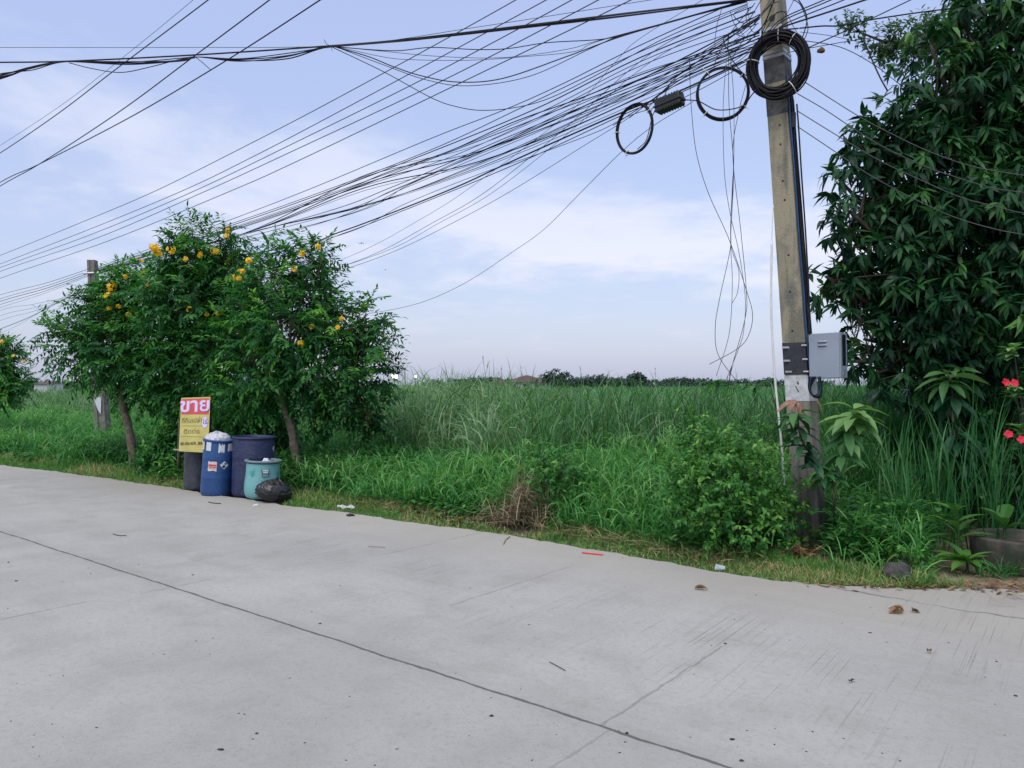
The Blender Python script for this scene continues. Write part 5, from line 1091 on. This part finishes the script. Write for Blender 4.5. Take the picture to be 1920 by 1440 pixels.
for a_ in [('broad umbrella-shaped tree on the horizon right of the house roof', 1042, 697, 66, 150), ('flat-topped tree on the horizon right of the umbrella-shaped one', 1122, 704, 66, 170), ('small round lone tree on the horizon between reeds', 1192, 704, 36, 140), ('tree on the horizon seen left of the far pole', 163, 716, 30, 150), ('low tree on the horizon just left of the house roof', 905, 712, 44, 190), ('low tree far right on the horizon beside the concrete pole', 1440, 712, 40, 160), ('low rounded tree on the horizon between flat-topped and lone trees', 1155, 712, 34, 180), ('low dark tree on the horizon left of the hanging wires', 1275, 714, 42, 190), ('low tree on the horizon hidden behind the floodlights', 815, 712, 50, 200)]: far_tree(*a_)
C, O = [], []
for px in np.arange(850, 1330, 7.0):
    h = .5 + .5 * math.sin(px * .05) * math.sin(px * .021 + 1); q, o_ = lobes_sample([(P(px + rng.normal(0, 3), 719.5 - 3.5 * h, 175 + rng.normal(0, 6)), (1.3, 1.2, .45 + .5 * h))], 40, .3); C.append(q); O.append(o_)
for px in np.concatenate([np.arange(-20, 180, 8.0), np.arange(1330, 1560, 9.0)]):
    q, o_ = lobes_sample([(P(px, 720 + rng.normal(0, 1), 190), (1.4, 1.2, .5))], 40, .3); C.append(q); O.append(o_)
g = Geo(); twigs(g, np.concatenate(C), np.concatenate(O), 6, .5, .28, .4, .2)
tag(g.build('treeline', M_far), 'low haze-tinted line of bushes along the horizon behind the reeds', 'treeline', kind='stuff')
# house
hb = np.array([(985 - 960) / F * 165, 165, -.1])
root = thing('house', 'distant house with maroon hipped roofs above the reeds', 'house', hb)
g = Geo(); g.box((0, 0, 1.2), (9, 8, 2.4)); g.box((-6.0, 1, 1.0), (6, 6, 2.0)); g.build('wall', plain('house_wall', (.45, .42, .40), .8), root)
def hip(g, cx, cy, w_, l_, z0, z1, rd):
    V = [(cx - w_ / 2, cy - l_ / 2, z0), (cx + w_ / 2, cy - l_ / 2, z0), (cx + w_ / 2, cy + l_ / 2, z0), (cx - w_ / 2, cy + l_ / 2, z0), (cx - rd, cy, z1), (cx + rd, cy, z1)]
    g.add(V, [[(0, 1, 5, 4), (2, 3, 4, 5)], [(1, 2, 5), (3, 0, 4)], [(3, 2, 1, 0)]])
g = Geo(); hip(g, .3, 0, 10.4, 9, 2.3, 3.8, .4); hip(g, -6, 1, 7, 7, 1.95, 2.95, .8); g.build('roof', plain('roof_maroon', (.085, .038, .042), .7, var=.2, scale=1), root)
for x in (-2.6, 0, 2.6):
    g = Geo(); g.box((x, -4.02, 1.3), (1.2, .08, 1.2)); g.build('window', M_dark, root)
for (px, w_, d, lab) in ((92, 26, 170, 'low brown roof of a far house at the left horizon'), (845, 60, 210, 'long pale low building on the horizon right of the floodlights')):
    b_ = np.array([(px - 960) / F * d, d, -.1]); root = thing('house', lab, 'house', b_, 'far buildings'); wm = w_ * d / F
    g = Geo(); g.box((0, 0, 1.0), (wm * .92, 6, 2.0)); g.build('wall', plain('far_wall', (.55, .54, .53), .8), root)
    g = Geo(); hip(g, 0, 0, wm, 7, 1.95, 2.6 if px < 200 else 2.35, wm * .3); g.build('roof', plain('far_roof', (.10, .07, .06) if px < 200 else (.40, .40, .42), .7), root)
# floodlights (lit)
M_lamp = bpy.data.materials.new('lit_lamp'); M_lamp.use_nodes = True; bs = M_lamp.node_tree.nodes['Principled BSDF']; bs.inputs['Emission Color'].default_value = (1, .86, .62, 1); bs.inputs['Emission Strength'].default_value = 3
for (px, py, s, lab) in ((740, 706, .62, 'bigger bright warm floodlight on the horizon by the right roadside tree'), (779, 706, .30, 'smaller lit floodlight on the horizon right of the bigger one')):
    d = 110; c = P(px, py, d); b_ = np.array([c[0], c[1], -.1]); root = thing('floodlight', lab, 'floodlight', b_, 'lit floodlights'); g = Geo(); g.tube([b_, c - np.array([0, 0, s * .4])], .06, 6); part(g, 'post', M_steel, root)
    g = Geo(); g.box(c + np.array([0, .2, 0]), (s * 1.5, .3, s * .9), None, .05); part(g, 'housing', M_steel, root)
    g = Geo(); g.box(c + np.array([0, .02, 0]), (s * 1.35, .04, s * .75), None, .01); part(g, 'lens', M_lamp, root)
b_ = np.array([(60 - 960) / F * 140, 140, -.1]); g = Geo(); g.tube([(0, 0, 0), (0, 0, 2.6)], .09, 6); g.box((0, 0, 2.3), (.9, .1, .1)); o = g.build('distant_pole', M_barkd); o.location = tuple(b_); tag(o, 'tiny utility pole on the horizon near the left edge', 'utility pole')
# banana plants in the field
for (px, py, d, lab) in ((1345, 706, 26, 'banana plant behind the reeds below the hanging wires'), (1415, 712, 26, 'banana plant behind the reeds just left of the plastic pipe'), (1378, 715, 28, 'lower banana plant between the two taller ones')):
    tp = P(px, py + 6, d); b_ = np.array([tp[0], tp[1], -.1]); root = thing('banana_plant', lab, 'banana plant', b_, 'banana plants in the field'); g = Geo(); g.tube([b_, (b_ + tp) / 2, tp - np.array([0, 0, .1])], [.1, .08, .06], 8); part(g, 'stem', M_stem, root, True)
    n = 8; az = np.arange(n) * 2.4; el = rng.uniform(.05, .7, n); g = Geo(); g.leaves(np.repeat(tp[None] - [[0, 0, .15]], n, 0), np.stack([np.cos(az) * np.cos(el), np.sin(az) * np.cos(el), np.sin(el)], -1), np.array([[0, 0, 1.0]]), rng.uniform(.5, .85, n), rng.uniform(.16, .24, n), rng.uniform(.3, .7, n), .15, rng.random(n), True); part(g, 'foliage', M_broad, root)
# airliner and bird in the sky
c = P(678, 456, 2600); root = thing('airplane', 'tiny airliner seen head-on in the sky right of the trees', 'airplane', c, rot=(R(12), 0, R(8)))
M_pl2 = plain('airframe', (.12, .13, .17), .5); g = Geo(); g.tube([(0, -17, 0), (0, -15, 0), (0, -8, 0), (0, 10, .3), (0, 18, 1)], [.5, 1.6, 2.1, 2.0, .5], 12); g.build('fuselage', M_pl2, root, True)
for s in (-1, 1):
    g = Geo(); V = np.array([(s * 1.5, -5, -.8), (s * 1.5, 3, -.8), (s * 17, 6, 1.2), (s * 17, 4, 1.2)]); g.add(np.concatenate([V, V + [0, 0, .5]]), [[(0, 1, 2, 3), (7, 6, 5, 4), (0, 3, 7, 4), (1, 5, 6, 2), (0, 4, 5, 1), (3, 2, 6, 7)]]); g.build('wing', M_pl2, root)
    g = Geo(); g.tube([(s * 6, -6, -2.2), (s * 6, -5.5, -2.2), (s * 6, -1.5, -2.2)], [1.2, 1.35, .9], 10); g.build('engine', M_pl2, root)
    g = Geo(); V = np.array([(s * .5, 14, 1.2), (s * .5, 17.5, 1.2), (s * 6, 18.5, 1.8), (s * 6, 17, 1.8)]); g.add(np.concatenate([V, V + [0, 0, .3]]), [[(0, 1, 2, 3), (7, 6, 5, 4), (0, 3, 7, 4), (1, 5, 6, 2), (0, 4, 5, 1), (3, 2, 6, 7)]]); g.build('tailplane', M_pl2, root)
g = Geo(); V = np.array([(-.15, 13, 1.5), (-.15, 18, 1.5), (-.15, 19, 7), (-.15, 16.5, 7)]); g.add(np.concatenate([V, V + [.3, 0, 0]]), [[(0, 1, 2, 3), (7, 6, 5, 4), (0, 3, 7, 4), (1, 5, 6, 2), (0, 4, 5, 1), (3, 2, 6, 7)]]); g.build('fin', M_pl2, root)
c = P(723, 506, 60); root = thing('bird', 'tiny dark bird flying in the sky right of the trees', 'bird', c, rot=(0, R(-20), R(30))); M_bird = plain('bird', (.04, .04, .05), .8)
g = Geo(); g.tube([(0, -.09, 0), (0, -.07, .005), (0, -.03, 0), (0, .03, 0), (0, .09, 0), (0, .14, 0)], [.004, .016, .026, .024, .012, .018], 8); g.build('body', M_bird, root, True)
for s in (-1, 1):
    g = Geo(); V = np.array([(0, -.03, .01), (s * .06, -.04, .04), (s * .15, .01, .06), (s * .06, .03, .035), (0, .03, .01)]); g.add(np.concatenate([V, V + [0, 0, .004]]), [[(0, 1, 2, 3, 4), (9, 8, 7, 6, 5)]]); g.build('wing', M_bird, root)
